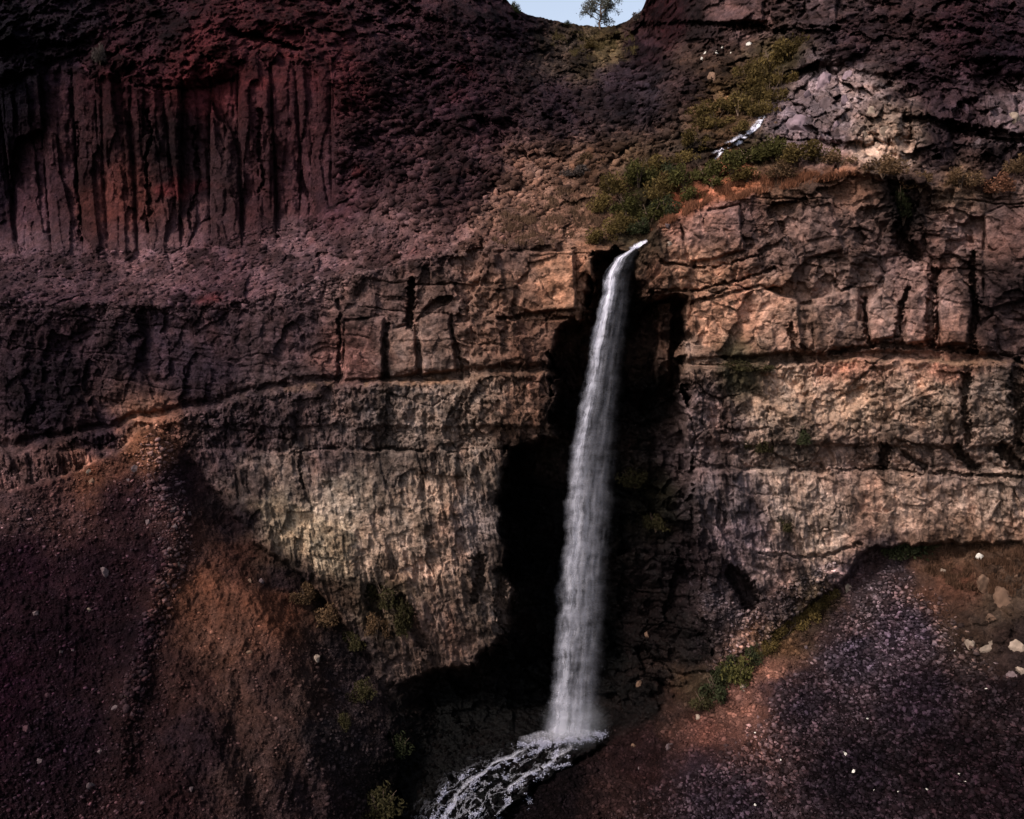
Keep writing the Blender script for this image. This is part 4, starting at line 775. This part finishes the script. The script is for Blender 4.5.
g = np.random.default_rng(21); xs, ys = [], []
for pts, n, sp, th in (([(540,744),(565,741),(590,738),(602,735)], 2400, 3.6, -.1), ([(520,744),(545,742)], 500, 4, 0), ([(560,748),(556,757),(545,768),(524,776),(510,790),(503,808),(494,830)], 1000, 1.8, .08),
                       ([(548,746),(535,752),(512,762),(492,768),(474,784),(460,795),(450,808),(438,828)], 1700, 2.2, .03), ([(575,748),(568,762),(556,768),(552,776)], 250, 2.5, .1), ([(512,762),(500,778),(484,795),(474,820)], 600, 1.8, .1),
                       ([(545,768),(530,790),(520,815)], 250, 1.8, .12), ([(492,768),(470,772),(452,784),(440,800),(430,822)], 600, 2.0, .08)):
    a_, b_ = along(pts, n, sp, g, thr=th, seed=len(xs) * 3.1); xs.append(a_); ys.append(b_)
xs = np.concatenate(xs); ys = np.concatenate(ys); P = surf(xs, ys).astype(float) + np.c_[g.normal(size=(len(xs), 2)) * .05, .1 + .22 * g.random(len(xs))]
P[:, 1] -= .25
blobs('foam', P, .022 + .075 * g.random(len(xs)) ** 2.5, (1.3, 1, .7), 'broken white foam over the rocks at the foot of the falls')
# mist at the foot of the falls
def mist():
    m, nt, N = mat('mist'); L = nt.links.new; out = N('ShaderNodeOutputMaterial'); vp = N('ShaderNodeVolumePrincipled'); vp.inputs['Color'].default_value = (.85, .87, .95, 1)
    tc = N('ShaderNodeTexCoord'); ln = N('ShaderNodeVectorMath'); ln.operation = 'LENGTH'; L(tc.outputs['Object'], ln.inputs[0])
    mr = N('ShaderNodeMapRange'); mr.inputs[1].default_value = 1; mr.inputs[2].default_value = .0; mr.inputs[3].default_value = 0; mr.inputs[4].default_value = .07; mr.interpolation_type = 'SMOOTHSTEP'; L(ln.outputs['Value'], mr.inputs[0]); L(mr.outputs[0], vp.inputs['Density'])
    L(vp.outputs[0], out.inputs['Volume']); v, f = ico(3)
    p = world(575, 722, 96); o = put('mist', mesh('mist', v, f, None, (m,)), kind='stuff', label='thin spray mist round the foot of the falls', loc=p, scale=(5.2, 3.5, 4))
mist()

# ------------------------------------------------------------------ light
SUN_EL, SUN_AZ = math.radians(46), math.radians(-60)      # sun high, behind the viewer's left shoulder
w = bpy.data.worlds.new('World'); sc.world = w; w.use_nodes = True; nt = w.node_tree; nt.nodes.clear()
out = nt.nodes.new('ShaderNodeOutputWorld'); bg = nt.nodes.new('ShaderNodeBackground'); st = nt.nodes.new('ShaderNodeTexSky'); st.sky_type = 'NISHITA'; st.sun_disc = False
st.sun_elevation = SUN_EL; st.sun_rotation = math.pi - SUN_AZ * -1; st.air_density = 1.0; st.dust_density = 4.0; st.ozone_density = 1.5
bg.inputs[1].default_value = .15
hs = nt.nodes.new('ShaderNodeHueSaturation'); hs.inputs['Saturation'].default_value = .62; nt.links.new(st.outputs[0], hs.inputs['Color']); nt.links.new(hs.outputs[0], bg.inputs[0]); nt.links.new(bg.outputs[0], out.inputs[0])
sl = bpy.data.lights.new('sun', 'SUN'); sl.energy = 2.6; sl.angle = math.radians(8); sl.color = (1, .9, .82); so = bpy.data.objects.new('sun', sl); C.objects.link(so)
# light travels from (-sin, -cos) behind the camera towards the cliff
import mathutils
d = mathutils.Vector((math.sin(-SUN_AZ) * math.cos(SUN_EL), math.cos(SUN_AZ) * math.cos(SUN_EL), -math.sin(SUN_EL)))
so.rotation_euler = d.to_track_quat('-Z', 'Y').to_euler(); so.location = (-60, -60, 90)
st.sun_rotation = math.atan2(-d.x, -d.y)
sc.view_settings.view_transform = 'Standard'; sc.view_settings.look = 'None'; sc.view_settings.gamma = 1; sc.view_settings.exposure = 0.85
sc.cycles.transparent_max_bounces = 24; sc.cycles.volume_bounces = 0; sc.cycles.max_bounces = 4
